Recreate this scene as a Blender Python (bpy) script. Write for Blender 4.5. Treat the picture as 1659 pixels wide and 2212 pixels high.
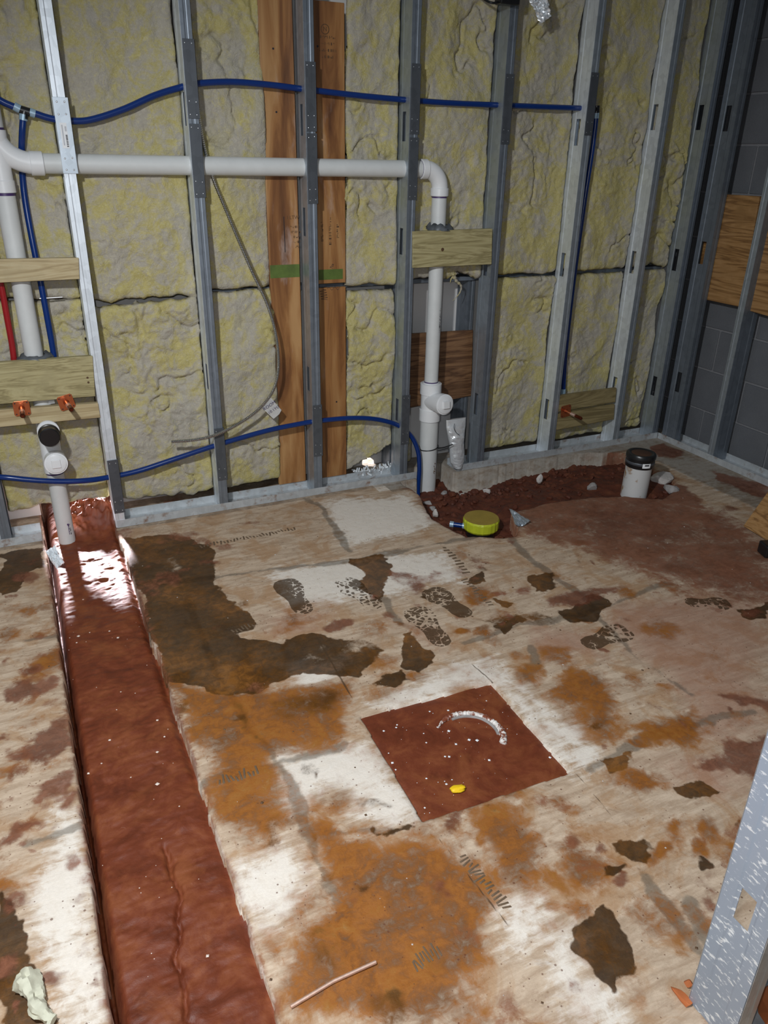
import bpy, bmesh, math, random
import numpy as np
from mathutils import Vector, Matrix

for o in list(bpy.data.objects):
    bpy.data.objects.remove(o, do_unlink=True)
random.seed(7)
RNG = np.random.default_rng(7)
SC = bpy.context.scene
COL = SC.collection

# ------------------------------------------------------------------ camera
FW, FH, FPX = 1659.0, 2212.0, 1648.83
CAM = np.array([-0.23811, -2.84256, 1.34039])
CR = np.array([[0.90655219, -0.42175738, 0.01684753],
               [-0.16591115, -0.39275335, -0.9045542],
               [0.38811933, 0.8172304, -0.42602566]])
cam_d = bpy.data.cameras.new('camera'); cam = bpy.data.objects.new('camera', cam_d); COL.objects.link(cam)
cam_d.sensor_fit = 'VERTICAL'; cam_d.sensor_height = 36.0; cam_d.lens = FPX * 36.0 / FH
cam_d.clip_start = 0.02; cam_d.clip_end = 60
m3 = Matrix((CR[0], -CR[1], -CR[2])).transposed().to_4x4(); m3.translation = Vector(CAM)
cam.matrix_world = m3
SC.camera = cam

# ------------------------------------------------------------------ world, lights, exposure
wd = bpy.data.worlds.new('world'); SC.world = wd; wd.use_nodes = True
wd.node_tree.nodes['Background'].inputs[0].default_value = (0.80, 0.90, 1.0, 1)
wd.node_tree.nodes['Background'].inputs[1].default_value = 0.075
SC.view_settings.view_transform = 'Standard'; SC.view_settings.look = 'None'
SC.view_settings.gamma = 1.0; SC.view_settings.use_curve_mapping = False
SC.view_settings.exposure = 0.65

def lamp(name, kind, loc, energy, color, size=0.1, aim=None, **kw):
    d = bpy.data.lights.new(name, kind); d.energy = energy; d.color = color
    if kind == 'AREA':
        d.shape = kw.get('shape', 'DISK'); d.size = size
        if 'size_y' in kw: d.size_y = kw['size_y']
    else:
        d.shadow_soft_size = size
    if kind == 'SPOT':
        d.spot_size = math.radians(kw.get('cone', 90)); d.spot_blend = kw.get('blend', 0.5)
    o = bpy.data.objects.new(name, d); COL.objects.link(o); o.location = loc
    if aim is not None:
        o.rotation_euler = (Vector(aim) - Vector(loc)).to_track_quat('-Z', 'Y').to_euler()
    return o

# work lamp left of the camera, phone torch beside the lens, lamp of the room behind the back wall
lamp('work_lamp', 'SPOT', (-0.62, -2.25, 1.95), 120, (0.93, 0.97, 1.0), 0.05, aim=(0.75, -1.0, 0.0), cone=125, blend=0.9)
lamp('phone_torch', 'SPOT', (-0.30, -2.84, 1.40), 30, (0.95, 0.97, 1.0), 0.02, aim=(0.45, -1.2, 0.35), cone=110, blend=0.9)
lamp('next_room_lamp', 'SPOT', (-0.23, 1.45, 0.44), 1200, (1.0, 0.90, 0.97), 0.08, aim=(-0.13, -0.25, -0.04), cone=12.5, blend=0.75)
lamp('next_room_fill', 'POINT', (1.0, 0.55, 0.35), 22, (1.0, 0.96, 0.97), 0.05)

# ------------------------------------------------------------------ helpers
def P(px, py, ax, v):
    """photo direction (1659x2212 frame) met with the world plane axis=v"""
    d = CR.T @ np.array([(px - FW / 2) / FPX, (py - FH / 2) / FPX, 1.0])
    return CAM + d * (v - CAM[ax]) / d[ax]
def W(px, py, y=0.0): return P(px, py, 1, y)        # on a plane parallel to the back wall
def F(px, py, z=0.0): return P(px, py, 2, z)        # on a plane parallel to the floor

def hsh(i, j, s):
    h = (i.astype(np.int64) * 374761393 + j.astype(np.int64) * 668265263 + s * 1442695041) & 0xFFFFFFFF
    h = ((h ^ (h >> 13)) * 1274126177) & 0xFFFFFFFF
    h = h ^ (h >> 16)
    return (h & 0xFFFFFF) / float(0xFFFFFF)
def vnoise(x, y, s=0):
    x = np.asarray(x, float); y = np.asarray(y, float)
    i = np.floor(x); j = np.floor(y); fx = x - i; fy = y - j
    fx = fx * fx * (3 - 2 * fx); fy = fy * fy * (3 - 2 * fy)
    i = i.astype(np.int64); j = j.astype(np.int64)
    a = hsh(i, j, s); b = hsh(i + 1, j, s); c = hsh(i, j + 1, s); d = hsh(i + 1, j + 1, s)
    return a + (b - a) * fx + (c - a) * fy + (a - b - c + d) * fx * fy
def fbm(x, y, sc, oct=4, s=0, gain=0.5):
    r = 0; a = 1; t = 0
    for k in range(oct):
        r = r + a * (vnoise(x * sc + 17.3 * k, y * sc - 9.1 * k, s + 31 * k) - 0.5); t += a; a *= gain; sc *= 2.03
    return r / t * 2
def sstep(a, b, x):
    t = np.clip((x - a) / (b - a), 0, 1); return t * t * (3 - 2 * t)
def sdf(x, y, poly):
    """signed distance to a polygon, negative inside"""
    d = np.full(x.shape, 1e9); ins = np.zeros(x.shape, bool); n = len(poly)
    for k in range(n):
        ax, ay = poly[k]; bx, by = poly[(k + 1) % n]
        ex, ey = bx - ax, by - ay; wx, wy = x - ax, y - ay
        t = np.clip((wx * ex + wy * ey) / (ex * ex + ey * ey + 1e-12), 0, 1)
        d = np.minimum(d, (wx - ex * t) ** 2 + (wy - ey * t) ** 2)
        c = ((ay > y) != (by > y)) & (x < (bx - ax) * (y - ay) / (by - ay + 1e-12) + ax)
        ins ^= c
    d = np.sqrt(d); return np.where(ins, -d, d)
def sline(x, y, pts):
    d = np.full(x.shape, 1e9)
    for k in range(len(pts) - 1):
        ax, ay = pts[k]; bx, by = pts[k + 1]
        ex, ey = bx - ax, by - ay; wx, wy = x - ax, y - ay
        t = np.clip((wx * ex + wy * ey) / (ex * ex + ey * ey + 1e-12), 0, 1)
        d = np.minimum(d, (wx - ex * t) ** 2 + (wy - ey * t) ** 2)
    return np.sqrt(d)

def setp(o, mat=None, parent=None, label=None, cat=None, group=None, kind=None):
    if mat is not None: o.data.materials.append(mat)
    if parent is not None:
        o.parent = parent; o.matrix_parent_inverse = Matrix.Translation(-Vector(parent.location))
    if label: o['label'] = label
    if cat: o['category'] = cat
    if group: o['group'] = group
    if kind: o['kind'] = kind
    return o
def thing(name, label, cat, loc=(0, 0, 0), group=None, kind=None):
    o = bpy.data.objects.new(name, None); COL.objects.link(o); o.location = Vector([float(c) for c in loc]); o.empty_display_size = 0.05
    if label: o['label'] = label
    if cat: o['category'] = cat
    if group: o['group'] = group
    if kind: o['kind'] = kind
    return o
def raw(name, verts, faces, mat=None, parent=None, smooth=False, **kw):
    me = bpy.data.meshes.new(name)
    me.from_pydata([tuple(map(float, v)) for v in verts], [], [tuple(map(int, f)) for f in faces]); me.update()
    if smooth: me.polygons.foreach_set('use_smooth', [True] * len(me.polygons))
    o = bpy.data.objects.new(name, me); COL.objects.link(o)
    return setp(o, mat, parent, **kw)
def grid(name, X, Y, Z, keep=None, mat=None, parent=None, smooth=True, flip=False, **kw):
    ny, nx = X.shape
    co = np.stack([X, Y, Z], -1).reshape(-1, 3).astype(np.float32)
    idx = np.arange(ny * nx).reshape(ny, nx)
    q = np.stack([idx[:-1, :-1], idx[:-1, 1:], idx[1:, 1:], idx[1:, :-1]], -1).reshape(-1, 4)
    if flip: q = q[:, ::-1]
    if keep is not None: q = q[keep.reshape(-1)]
    me = bpy.data.meshes.new(name)
    me.vertices.add(len(co)); me.vertices.foreach_set('co', co.ravel())
    me.loops.add(q.size); me.loops.foreach_set('vertex_index', q.ravel().astype(np.int32))
    me.polygons.add(len(q)); me.polygons.foreach_set('loop_start', np.arange(0, q.size, 4, dtype=np.int32))
    me.polygons.foreach_set('loop_total', np.full(len(q), 4, np.int32))
    me.polygons.foreach_set('use_smooth', np.full(len(q), smooth))
    me.update(calc_edges=True)
    o = bpy.data.objects.new(name, me); COL.objects.link(o)
    return setp(o, mat, parent, **kw)

class MB:
    """collects shapes in world coordinates and links them as one mesh"""
    def __init__(s): s.v = []; s.f = []
    def add(s, vs, fs):
        n = len(s.v); s.v += [tuple(map(float, v)) for v in vs]; s.f += [tuple(i + n for i in f) for f in fs]; return s
    def box(s, a, b):
        x0, y0, z0 = a; x1, y1, z1 = b
        return s.add([(x0, y0, z0), (x1, y0, z0), (x1, y1, z0), (x0, y1, z0), (x0, y0, z1), (x1, y0, z1), (x1, y1, z1), (x0, y1, z1)],
                     [(0, 3, 2, 1), (4, 5, 6, 7), (0, 1, 5, 4), (1, 2, 6, 5), (2, 3, 7, 6), (3, 0, 4, 7)])
    def prism(s, poly, ax, a, b):
        """polygon in the two other axes, extruded along ax from a to b"""
        n = len(poly); o = [i for i in range(3) if i != ax]; vs = []
        for t in (a, b):
            for p in poly:
                v = [0, 0, 0]; v[ax] = t; v[o[0]] = p[0]; v[o[1]] = p[1]; vs.append(v)
        return s.add(vs, [tuple(range(n)), tuple(range(2 * n - 1, n - 1, -1))] + [((i + 1) % n, i, i + n, (i + 1) % n + n) for i in range(n)])
    def lathe(s, prof, org, axis, seg=32, cap=True):
        """profile of (t along axis, radius)"""
        a = Vector(axis).normalized(); u = a.orthogonal().normalized(); w = a.cross(u); o = Vector([float(c) for c in org]); vs = []; fs = []
        for t, r in prof:
            for k in range(seg):
                th = 2 * math.pi * k / seg; vs.append(o + a * t + (u * math.cos(th) + w * math.sin(th)) * r)
        m = len(prof)
        for i in range(m - 1):
            for k in range(seg):
                k2 = (k + 1) % seg; fs.append((i * seg + k, i * seg + k2, (i + 1) * seg + k2, (i + 1) * seg + k))
        if cap: fs.append(tuple(range(seg - 1, -1, -1))); fs.append(tuple(range((m - 1) * seg, m * seg)))
        return s.add(vs, fs)
    def cyl(s, p0, p1, r, seg=32):
        p0 = Vector([float(c) for c in p0]); p1 = Vector([float(c) for c in p1]); return s.lathe([(0, r), ((p1 - p0).length, r)], p0, p1 - p0, seg)
    def tube(s, path, r, seg=14, rf=None, cap=True):
        pts = [Vector([float(c) for c in p]) for p in path]; n = len(pts); vs = []; fs = []
        t0 = (pts[1] - pts[0]).normalized(); u = t0.orthogonal().normalized()
        for i, p in enumerate(pts):
            t = (pts[min(i + 1, n - 1)] - pts[max(i - 1, 0)]).normalized()
            u = (u - t * u.dot(t)).normalized(); w = t.cross(u)
            rr = rf(i / (n - 1), i) if rf else r
            for k in range(seg):
                th = 2 * math.pi * k / seg; vs.append(p + (u * math.cos(th) + w * math.sin(th)) * rr)
        for i in range(n - 1):
            for k in range(seg):
                k2 = (k + 1) % seg; fs.append((i * seg + k, i * seg + k2, (i + 1) * seg + k2, (i + 1) * seg + k))
        if cap: fs.append(tuple(range(seg - 1, -1, -1))); fs.append(tuple(range((n - 1) * seg, n * seg)))
        return s.add(vs, fs)
    def obj(s, name, mat, parent=None, smooth=False, bevel=0, **kw):
        o = raw(name, s.v, s.f, mat, parent, smooth, **kw)
        if smooth:
            try: o.data.set_sharp_from_angle(angle=math.radians(35))
            except Exception: pass
        if bevel:
            b = o.modifiers.new('bevel', 'BEVEL'); b.width = bevel; b.segments = 2; b.limit_method = 'ANGLE'
        return o

def spline(pts, n=12):
    """Catmull-Rom through the points"""
    p = [np.array(q, float) for q in pts]; p = [2 * p[0] - p[1]] + p + [2 * p[-1] - p[-2]]; out = []
    for i in range(1, len(p) - 2):
        for k in range(n):
            t = k / n; a, b, c, d = p[i - 1], p[i], p[i + 1], p[i + 2]
            out.append(0.5 * (2 * b + (c - a) * t + (2 * a - 5 * b + 4 * c - d) * t * t + (3 * b - a - 3 * c + d) * t ** 3))
    out.append(p[-2]); return out
def resample(path, step):
    p = np.array(path); d = np.r_[0, np.cumsum(np.linalg.norm(np.diff(p, axis=0), axis=1))]
    t = np.linspace(0, d[-1], max(2, int(d[-1] / step)))
    return np.stack([np.interp(t, d, p[:, k]) for k in range(3)], -1)
def lettering(name, txt, size, org, right, up, mat, parent):
    c = bpy.data.curves.new(name, 'FONT'); c.body = txt; c.size = size; c.align_x = 'CENTER'; c.align_y = 'CENTER'
    t = bpy.data.objects.new('tmp', c); me = bpy.data.meshes.new_from_object(t); bpy.data.objects.remove(t); bpy.data.curves.remove(c)
    r = Vector([float(x) for x in right]).normalized(); u = Vector([float(x) for x in up]); u = (u - r * u.dot(r)).normalized(); n = r.cross(u)
    M = Matrix((r, u, n)).transposed().to_4x4(); M.translation = Vector([float(x) for x in org]); me.transform(M); me.name = name
    o = bpy.data.objects.new(name, me); COL.objects.link(o)
    return setp(o, mat, parent)

# ------------------------------------------------------------------ materials
class NT:
    def __init__(s, name):
        s.m = bpy.data.materials.new(name); s.m.use_nodes = True; s.t = s.m.node_tree; s.n = s.t.nodes; s.l = s.t.links
        s.b = s.n['Principled BSDF']; s.tc = s.n.new('ShaderNodeTexCoord')
    def new(s, k, **kw):
        x = s.n.new(k)
        for a, b in kw.items(): setattr(x, a, b)
        return x
    def put(s, sock, v):
        if hasattr(v, 'is_output'): s.l.new(v, sock)
        else: sock.default_value = (tuple(v) + (1,))[:4] if isinstance(v, (tuple, list)) and len(sock.default_value) == 4 else v
    def co(s, scale=(1, 1, 1), rot=(0, 0, 0)):
        mp = s.new('ShaderNodeMapping'); mp.inputs['Scale'].default_value = scale; mp.inputs['Rotation'].default_value = rot
        s.l.new(s.tc.outputs['Object'], mp.inputs[0]); return mp.outputs[0]
    def noise(s, sc, det=4, rough=0.55, dist=0.0, co=None):
        x = s.new('ShaderNodeTexNoise'); x.inputs['Scale'].default_value = sc; x.inputs['Detail'].default_value = det
        x.inputs['Roughness'].default_value = rough; x.inputs['Distortion'].default_value = dist
        s.l.new(co if co is not None else s.tc.outputs['Object'], x.inputs['Vector']); return x.outputs['Fac']
    def voro(s, sc, feat='F1', out='Distance', co=None):
        x = s.new('ShaderNodeTexVoronoi', feature=feat); x.inputs['Scale'].default_value = sc
        s.l.new(co if co is not None else s.tc.outputs['Object'], x.inputs['Vector']); return x.outputs[out]
    def math(s, op, a, b=0.0):
        x = s.new('ShaderNodeMath', operation=op); s.put(x.inputs[0], a); s.put(x.inputs[1], b); return x.outputs[0]
    def step(s, v, a, b):
        x = s.new('ShaderNodeMapRange', interpolation_type='SMOOTHSTEP'); s.put(x.inputs[0], v); x.inputs[1].default_value = a; x.inputs[2].default_value = b; return x.outputs[0]
    def rng(s, v, a, b, c, d):
        x = s.new('ShaderNodeMapRange'); s.put(x.inputs[0], v)
        for i, q in zip((1, 2, 3, 4), (a, b, c, d)): x.inputs[i].default_value = q
        return x.outputs[0]
    def mix(s, f, a, b, mode='MIX'):
        x = s.new('ShaderNodeMix', data_type='RGBA', blend_type=mode); s.put(x.inputs[0], f); s.put(x.inputs[6], a); s.put(x.inputs[7], b); return x.outputs[2]
    def ramp(s, v, stops):
        x = s.new('ShaderNodeValToRGB'); e = x.color_ramp.elements
        while len(e) < len(stops): e.new(0.5)
        for k, (p, c) in enumerate(stops): e[k].position = p; e[k].color = (*c, 1)
        s.put(x.inputs[0], v); return x.outputs[0]
    def bump(s, h, strength=0.3, dist=0.01):
        x = s.new('ShaderNodeBump'); x.inputs['Strength'].default_value = strength; x.inputs['Distance'].default_value = dist
        s.put(x.inputs['Height'], h); s.l.new(x.outputs[0], s.b.inputs['Normal'])
    def set(s, color=None, rough=None, metal=None, spec=None):
        if color is not None: s.put(s.b.inputs['Base Color'], color)
        if rough is not None: s.put(s.b.inputs['Roughness'], rough)
        if metal is not None: s.put(s.b.inputs['Metallic'], metal)
        if spec is not None: s.put(s.b.inputs['Specular IOR Level'], spec)
        return s.m

def m_plain(name, c, rough=0.5, metal=0.0, var=0.15, sc=40, bump=0.0):
    t = NT(name); n = t.noise(sc, 4)
    lo = tuple(x * (1 - var) for x in c); hi = tuple(min(1, x * (1 + var)) for x in c)
    if bump: t.bump(n, bump, 0.004)
    return t.set(t.mix(n, lo, hi), rough, metal)
def m_galv(name, c=(0.50, 0.55, 0.60), rough=0.42, metal=0.75, dirt=0.0):
    t = NT(name)
    st = t.noise(60, 3, 0.6, co=t.co((1.0, 1.0, 0.05))); sp = t.voro(45, out='Color'); sp1 = t.new('ShaderNodeSeparateColor'); t.l.new(sp, sp1.inputs[0])
    v = t.math('ADD', t.math('MULTIPLY', st, 0.6), t.math('MULTIPLY', sp1.outputs[0], 0.4))
    col = t.mix(v, tuple(x * 0.78 for x in c), tuple(min(1, x * 1.2) for x in c))
    if dirt: col = t.mix(t.step(t.noise(22, 5, 0.65), 0.62 - dirt * 0.2, 0.75), col, (0.30, 0.20, 0.15))
    return t.set(col, t.rng(st, 0, 1, rough - 0.10, rough + 0.14), metal)
def m_spangle(name):
    t = NT(name); co = t.co((170, 60, 150), (0.7, 0.3, 0))
    n = t.noise(1.0, 3, 0.6, co=co); f = t.step(n, 0.56, 0.66)
    big = t.noise(4, 3); col = t.mix(f, t.mix(big, (0.30, 0.37, 0.47), (0.44, 0.51, 0.62)), (0.86, 0.93, 1.0))
    return t.set(col, t.rng(f, 0, 1, 0.45, 0.3), 0.45)
def m_wood(name, c0, c1, c2, axis='z', freq=1.0, rough=0.6, knots=0.0):
    t = NT(name); k = {'x': (1.2, 14, 14), 'z': (14, 14, 1.2), 'y': (14, 1.2, 14)}[axis]
    co = t.co(tuple(q * freq for q in k)); n = t.noise(1.6, 5, 0.6, 1.2, co=co); g = t.noise(9, 4, 0.6, 0.4, co=co)
    w = t.math('FRACT', t.math('MULTIPLY', n, 6.0)); w = t.math('ABSOLUTE', t.math('SUBTRACT', w, 0.5)); w = t.math('MULTIPLY', w, 2.0)
    col = t.ramp(w, [(0.0, c0), (0.55, c1), (1.0, c2)])
    col = t.mix(t.math('MULTIPLY', g, 0.55), col, c0)
    col = t.mix(t.step(t.noise(7, 4, 0.6), 0.5, 0.75), col, tuple(x * 0.72 for x in c1))
    t.bump(g, 0.15, 0.002)
    return t.set(col, rough, 0.0)
def m_plyboard(name):
    t = NT(name); co = t.co((16, 16, 1.6)); n = t.noise(1.0, 5, 0.6, 0.6, co=co)
    col = t.ramp(n, [(0.28, (0.09, 0.032, 0.010)), (0.42, (0.19, 0.075, 0.022)), (0.52, (0.30, 0.135, 0.042)), (0.66, (0.42, 0.23, 0.09))])
    col = t.mix(t.math('MULTIPLY', t.step(t.noise(9, 5, 0.65, co=t.co((1, 1, 0.3))), 0.58, 0.72), 0.45), col, (0.52, 0.42, 0.38))
    t.bump(n, 0.1, 0.002)
    return t.set(col, 0.5, 0.0)
def m_insul():
    t = NT('fiberglass'); big = t.noise(4.5, 5, 0.62, 1.5); mid = t.noise(17, 6, 0.68, 1.2); mid2 = t.noise(26, 6, 0.7, 2.0); fine = t.noise(150, 5, 0.78, 1.0)
    st = t.noise(7, 4, 0.6, 0.8, co=t.co((1, 1, 0.3)))
    f = t.step(t.math('ADD', t.math('MULTIPLY', big, 0.55), t.math('MULTIPLY', mid, 0.45)), 0.43, 0.57)
    col = t.mix(f, (0.44, 0.40, 0.335), (0.51, 0.435, 0.15))
    col = t.mix(t.math('MULTIPLY', t.step(st, 0.54, 0.66), 0.7), col, (0.42, 0.39, 0.34))
    col = t.mix(t.math('MULTIPLY', t.step(mid2, 0.55, 0.68), 0.6), col, (0.64, 0.565, 0.21))
    col = t.mix(t.math('MULTIPLY', t.step(mid, 0.57, 0.70), 0.35), col, (0.36, 0.31, 0.16))
    col = t.mix(t.math('MULTIPLY', t.step(fine, 0.35, 0.7), 0.36), col, (0.70, 0.655, 0.52))
    t.bump(t.math('ADD', fine, t.math('MULTIPLY', mid2, 2.5)), 0.6, 0.007)
    return t.set(col, 0.95, 0.0, 0.1)

M = {}
M['galv'] = m_galv('galvanised_steel', (0.42, 0.47, 0.52))
M['galv_lit'] = m_galv('galvanised_steel_lit', (0.72, 0.77, 0.82), 0.5, 0.55)  # lighter copy of the stud steel, painting in faces that catch the light
M['galv_track'] = m_galv('galvanised_track', (0.55, 0.58, 0.60), 0.55, 0.5, dirt=0.5)
M['galv_shaded'] = m_galv('galvanised_steel_shaded', (0.22, 0.25, 0.29), 0.48, 0.7)  # darker copy of the stud steel, shade of unlit faces put into the colour
M['spangle'] = m_spangle('spangled_steel')
M['plate'] = m_galv('nail_plate_steel', (0.10, 0.11, 0.125), 0.42, 0.5)
M['screw'] = m_plain('screw_zinc', (0.8, 0.82, 0.85), 0.3, 0.9)
M['insul'] = m_insul()
M['ply'] = m_plyboard('plywood_strip')
M['ply_wall'] = m_wood('plywood_panel', (0.16, 0.075, 0.022), (0.36, 0.19, 0.065), (0.44, 0.25, 0.10), 'y', 0.55)
M['ply_dark'] = m_wood('plywood_offcut', (0.08, 0.035, 0.015), (0.20, 0.10, 0.045), (0.28, 0.15, 0.07), 'x', 0.6)
M['pine'] = m_wood('treated_pine', (0.23, 0.19, 0.085), (0.42, 0.36, 0.18), (0.50, 0.44, 0.24), 'x', 1.0)
M['pine2'] = m_wood('treated_pine_pale', (0.32, 0.24, 0.12), (0.48, 0.38, 0.21), (0.55, 0.46, 0.28), 'x', 0.55)
M['pine_dark'] = m_wood('treated_pine_brown', (0.16, 0.12, 0.05), (0.28, 0.22, 0.10), (0.36, 0.29, 0.14), 'x', 0.6)
M['pvc'] = m_plain('white_pvc', (0.74, 0.745, 0.75), 0.33, 0, 0.04, 18)
M['pvc_grey'] = m_plain('pipe_pvc', (0.60, 0.61, 0.60), 0.42, 0, 0.08, 25)
M['primer'] = m_plain('purple_primer', (0.06, 0.03, 0.12), 0.4)
M['blue'] = m_plain('blue_pex', (0.003, 0.026, 0.15), 0.25, 0, 0.1)
M['red'] = m_plain('red_pex', (0.30, 0.012, 0.015), 0.3)
M['ring'] = m_plain('crimp_ring', (0.30, 0.42, 0.52), 0.35, 0.2)
M['black'] = m_plain('black_rubber', (0.010, 0.010, 0.011), 0.32)
M['copper'] = m_plain('copper', (0.62, 0.20, 0.09), 0.25, 0.9, 0.3, 60)
M['copper_pale'] = m_plain('copper_scuffed', (0.75, 0.52, 0.42), 0.4, 0.7, 0.3, 120)
M['foil'] = m_plain('foil', (0.82, 0.85, 0.88), 0.30, 0.5, 0.15, 60, 0.4)
M['cable'] = m_plain('cable_armour', (0.62, 0.62, 0.60), 0.24, 1.0)
M['drywall'] = m_plain('gypsum', (0.66, 0.645, 0.63), 0.85, 0, 0.07, 12)
M['white'] = m_plain('white_board', (0.85, 0.85, 0.86), 0.8, 0, 0.03)
M['cmu'] = None
M['duct'] = m_plain('grey_tape', (0.10, 0.11, 0.12), 0.5, 0.1)
M['ytape'] = m_plain('yellow_tape', (0.50, 0.55, 0.03), 0.35, 0, 0.25, 30)
M['ytop'] = m_plain('dusty_yellow_tape', (0.30, 0.21, 0.035), 0.5, 0, 0.25, 25)
M['paper'] = m_plain('label_paper', (0.82, 0.83, 0.84), 0.6, 0, 0.03)
M['ink'] = m_plain('ink', (0.012, 0.012, 0.02), 0.5)
M['navy'] = m_plain('marker_ink', (0.01, 0.008, 0.09), 0.5)
M['brownink'] = m_plain('stamp_ink', (0.09, 0.045, 0.018), 0.6)
M['green'] = m_plain('green_paint', (0.085, 0.13, 0.022), 0.6, 0, 0.5, 30)
M['stone'] = m_plain('grey_stone', (0.30, 0.28, 0.27), 0.8, 0, 0.4, 60, 0.5)
M['stone_pale'] = m_plain('pale_stone', (0.52, 0.48, 0.45), 0.8, 0, 0.3, 60, 0.5)
M['leaf'] = m_plain('yellow_leaf', (0.85, 0.55, 0.01), 0.5, 0, 0.2)
M['foam'] = m_plain('foam', (0.55, 0.54, 0.42), 0.7, 0, 0.2, 60, 0.3)
M['flecks'] = m_plain('paint_flecks', (0.72, 0.62, 0.55), 0.7)
M['brick'] = m_plain('orange_clay', (0.42, 0.12, 0.035), 0.85, 0, 0.3, 30, 0.4)
M['film'] = m_plain('white_plastic', (0.78, 0.82, 0.85), 0.3, 0, 0.05)
def m_cmu():
    t = NT('cinder_block'); n = t.noise(160, 4, 0.7); b = t.noise(6, 4)
    t.bump(n, 0.5, 0.004); return t.set(t.mix(b, (0.088, 0.093, 0.105), t.mix(n, (0.12, 0.125, 0.135), (0.18, 0.185, 0.195))), 0.92)
M['cmu'] = m_cmu()
M['mortar'] = m_plain('mortar', (0.20, 0.20, 0.21), 0.95, 0, 0.2, 80, 0.4)
def m_clay(name, wet=0.5, dk=1.0):
    t = NT(name); n = t.noise(14, 6, 0.65, 0.5); f = t.noise(90, 5, 0.7); s = t.noise(30, 5, 0.75, 1.0)
    col = t.ramp(n, [(0.3, (0.090, 0.016, 0.004)), (0.5, (0.145, 0.028, 0.007)), (0.72, (0.22, 0.058, 0.015))])
    col = t.mix(t.math('MULTIPLY', t.step(s, 0.66, 0.74), 0.35), col, (0.42, 0.20, 0.13)); col = t.mix(1.0 - dk, col, (0.03, 0.012, 0.008)) if dk < 1 else t.mix(t.math('MULTIPLY', t.step(t.noise(5, 5, 0.65, 0.8), 0.52, 0.68), 0.6), col, (0.23, 0.066, 0.018))
    t.bump(t.math('ADD', f, t.math('MULTIPLY', n, 2.0)), 0.28, 0.004)
    return t.set(col, t.rng(n, 0.3, 0.7, 0.62 - wet * 0.35, 0.8 - wet * 0.3), 0)
M['clay'] = m_clay('red_clay', 0.35); M['mudpool'] = m_clay('smooth_red_mud', 0.35); M['dirt'] = m_clay('loose_red_dirt', 0.0, 0.55)
def m_slab():
    t = NT('stained_concrete')
    a = t.new('ShaderNodeAttribute', attribute_name='stain_shade_a'); b = t.new('ShaderNodeAttribute', attribute_name='stain_b')
    sa = t.new('ShaderNodeSeparateColor'); t.l.new(a.outputs['Color'], sa.inputs[0]); sb = t.new('ShaderNodeSeparateColor'); t.l.new(b.outputs['Color'], sb.inputs[0])
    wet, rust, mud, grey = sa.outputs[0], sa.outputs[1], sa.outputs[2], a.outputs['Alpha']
    pink, lite, boot = sb.outputs[0], sb.outputs[1], sb.outputs[2]; saw = b.outputs['Alpha']
    n1 = t.noise(9, 6, 0.65, 0.6); n2 = t.noise(38, 6, 0.7, 0.6); n3 = t.noise(160, 4, 0.7); n4 = t.noise(3.5, 4, 0.6)
    br = t.noise(26, 5, 0.7, 0.4, co=t.co((0.35, 1.8, 1), (0, 0, 0.12)))
    def m(v, amp=0.5, lo=0.35, hi=0.65, src=None):
        q = t.math('ADD', v, t.math('MULTIPLY', t.math('SUBTRACT', t.math('ADD', t.math('MULTIPLY', src or n1, 0.5), t.math('MULTIPLY', n2, 0.5)), 0.5), amp * 2)); return t.step(q, lo, hi)
    col = t.mix(t.step(br, 0.3, 0.7), (0.42, 0.30, 0.205), (0.64, 0.50, 0.37))
    col = t.mix(t.math('MULTIPLY', t.step(n1, 0.46, 0.62), 0.6), col, (0.40, 0.22, 0.10))
    col = t.mix(t.math('MULTIPLY', t.step(n2, 0.55, 0.72), 0.5), col, (0.20, 0.095, 0.04))
    col = t.mix(t.math('MULTIPLY', m(lite, 0.9, 0.22, 0.68, br), 0.9), col, t.mix(n2, (0.72, 0.63, 0.53), (0.92, 0.87, 0.80)))
    col = t.mix(t.math('MULTIPLY', m(pink, 0.45, 0.2, 0.8), 0.6), col, t.mix(n2, (0.30, 0.13, 0.085), (0.46, 0.25, 0.17)))
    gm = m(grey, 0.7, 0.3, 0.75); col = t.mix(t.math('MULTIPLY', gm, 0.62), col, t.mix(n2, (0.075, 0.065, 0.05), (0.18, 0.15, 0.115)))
    rm = m(rust, 0.75, 0.22, 0.78); col = t.mix(t.math('MULTIPLY', rm, 0.94), col, t.ramp(t.math('ADD', t.math('MULTIPLY', n1, 0.6), t.math('MULTIPLY', n2, 0.4)), [(0.36, (0.075, 0.026, 0.005)), (0.45, (0.18, 0.058, 0.007)), (0.54, (0.30, 0.098, 0.010)), (0.62, (0.32, 0.125, 0.020)), (0.70, (0.34, 0.19, 0.07))]))
    wm = m(wet, 0.42, 0.38, 0.60); col = t.mix(t.math('MULTIPLY', wm, 0.93), col, t.ramp(t.math('ADD', t.math('MULTIPLY', n4, 0.6), t.math('MULTIPLY', n2, 0.4)), [(0.38, (0.030, 0.012, 0.002)), (0.48, (0.064, 0.026, 0.004)), (0.55, (0.12, 0.045, 0.006)), (0.62, (0.22, 0.085, 0.014))]))
    mm = m(mud, 0.8, 0.28, 0.72); col = t.mix(t.math('MULTIPLY', mm, 0.88), col, t.mix(t.step(t.math('ADD', t.math('MULTIPLY', n2, 0.5), t.math('MULTIPLY', n4, 0.5)), 0.35, 0.65), (0.11, 0.030, 0.014), (0.27, 0.105, 0.058)))
    ce = t.voro(52, 'DISTANCE_TO_EDGE', co=t.co((1, 1, 0.01))); bo = t.math('MULTIPLY', t.step(boot, 0.4, 0.6), t.step(t.math('ADD', ce, t.math('MULTIPLY', t.math('SUBTRACT', n1, 0.5), 1.6)), 0.03, 0.10))
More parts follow.
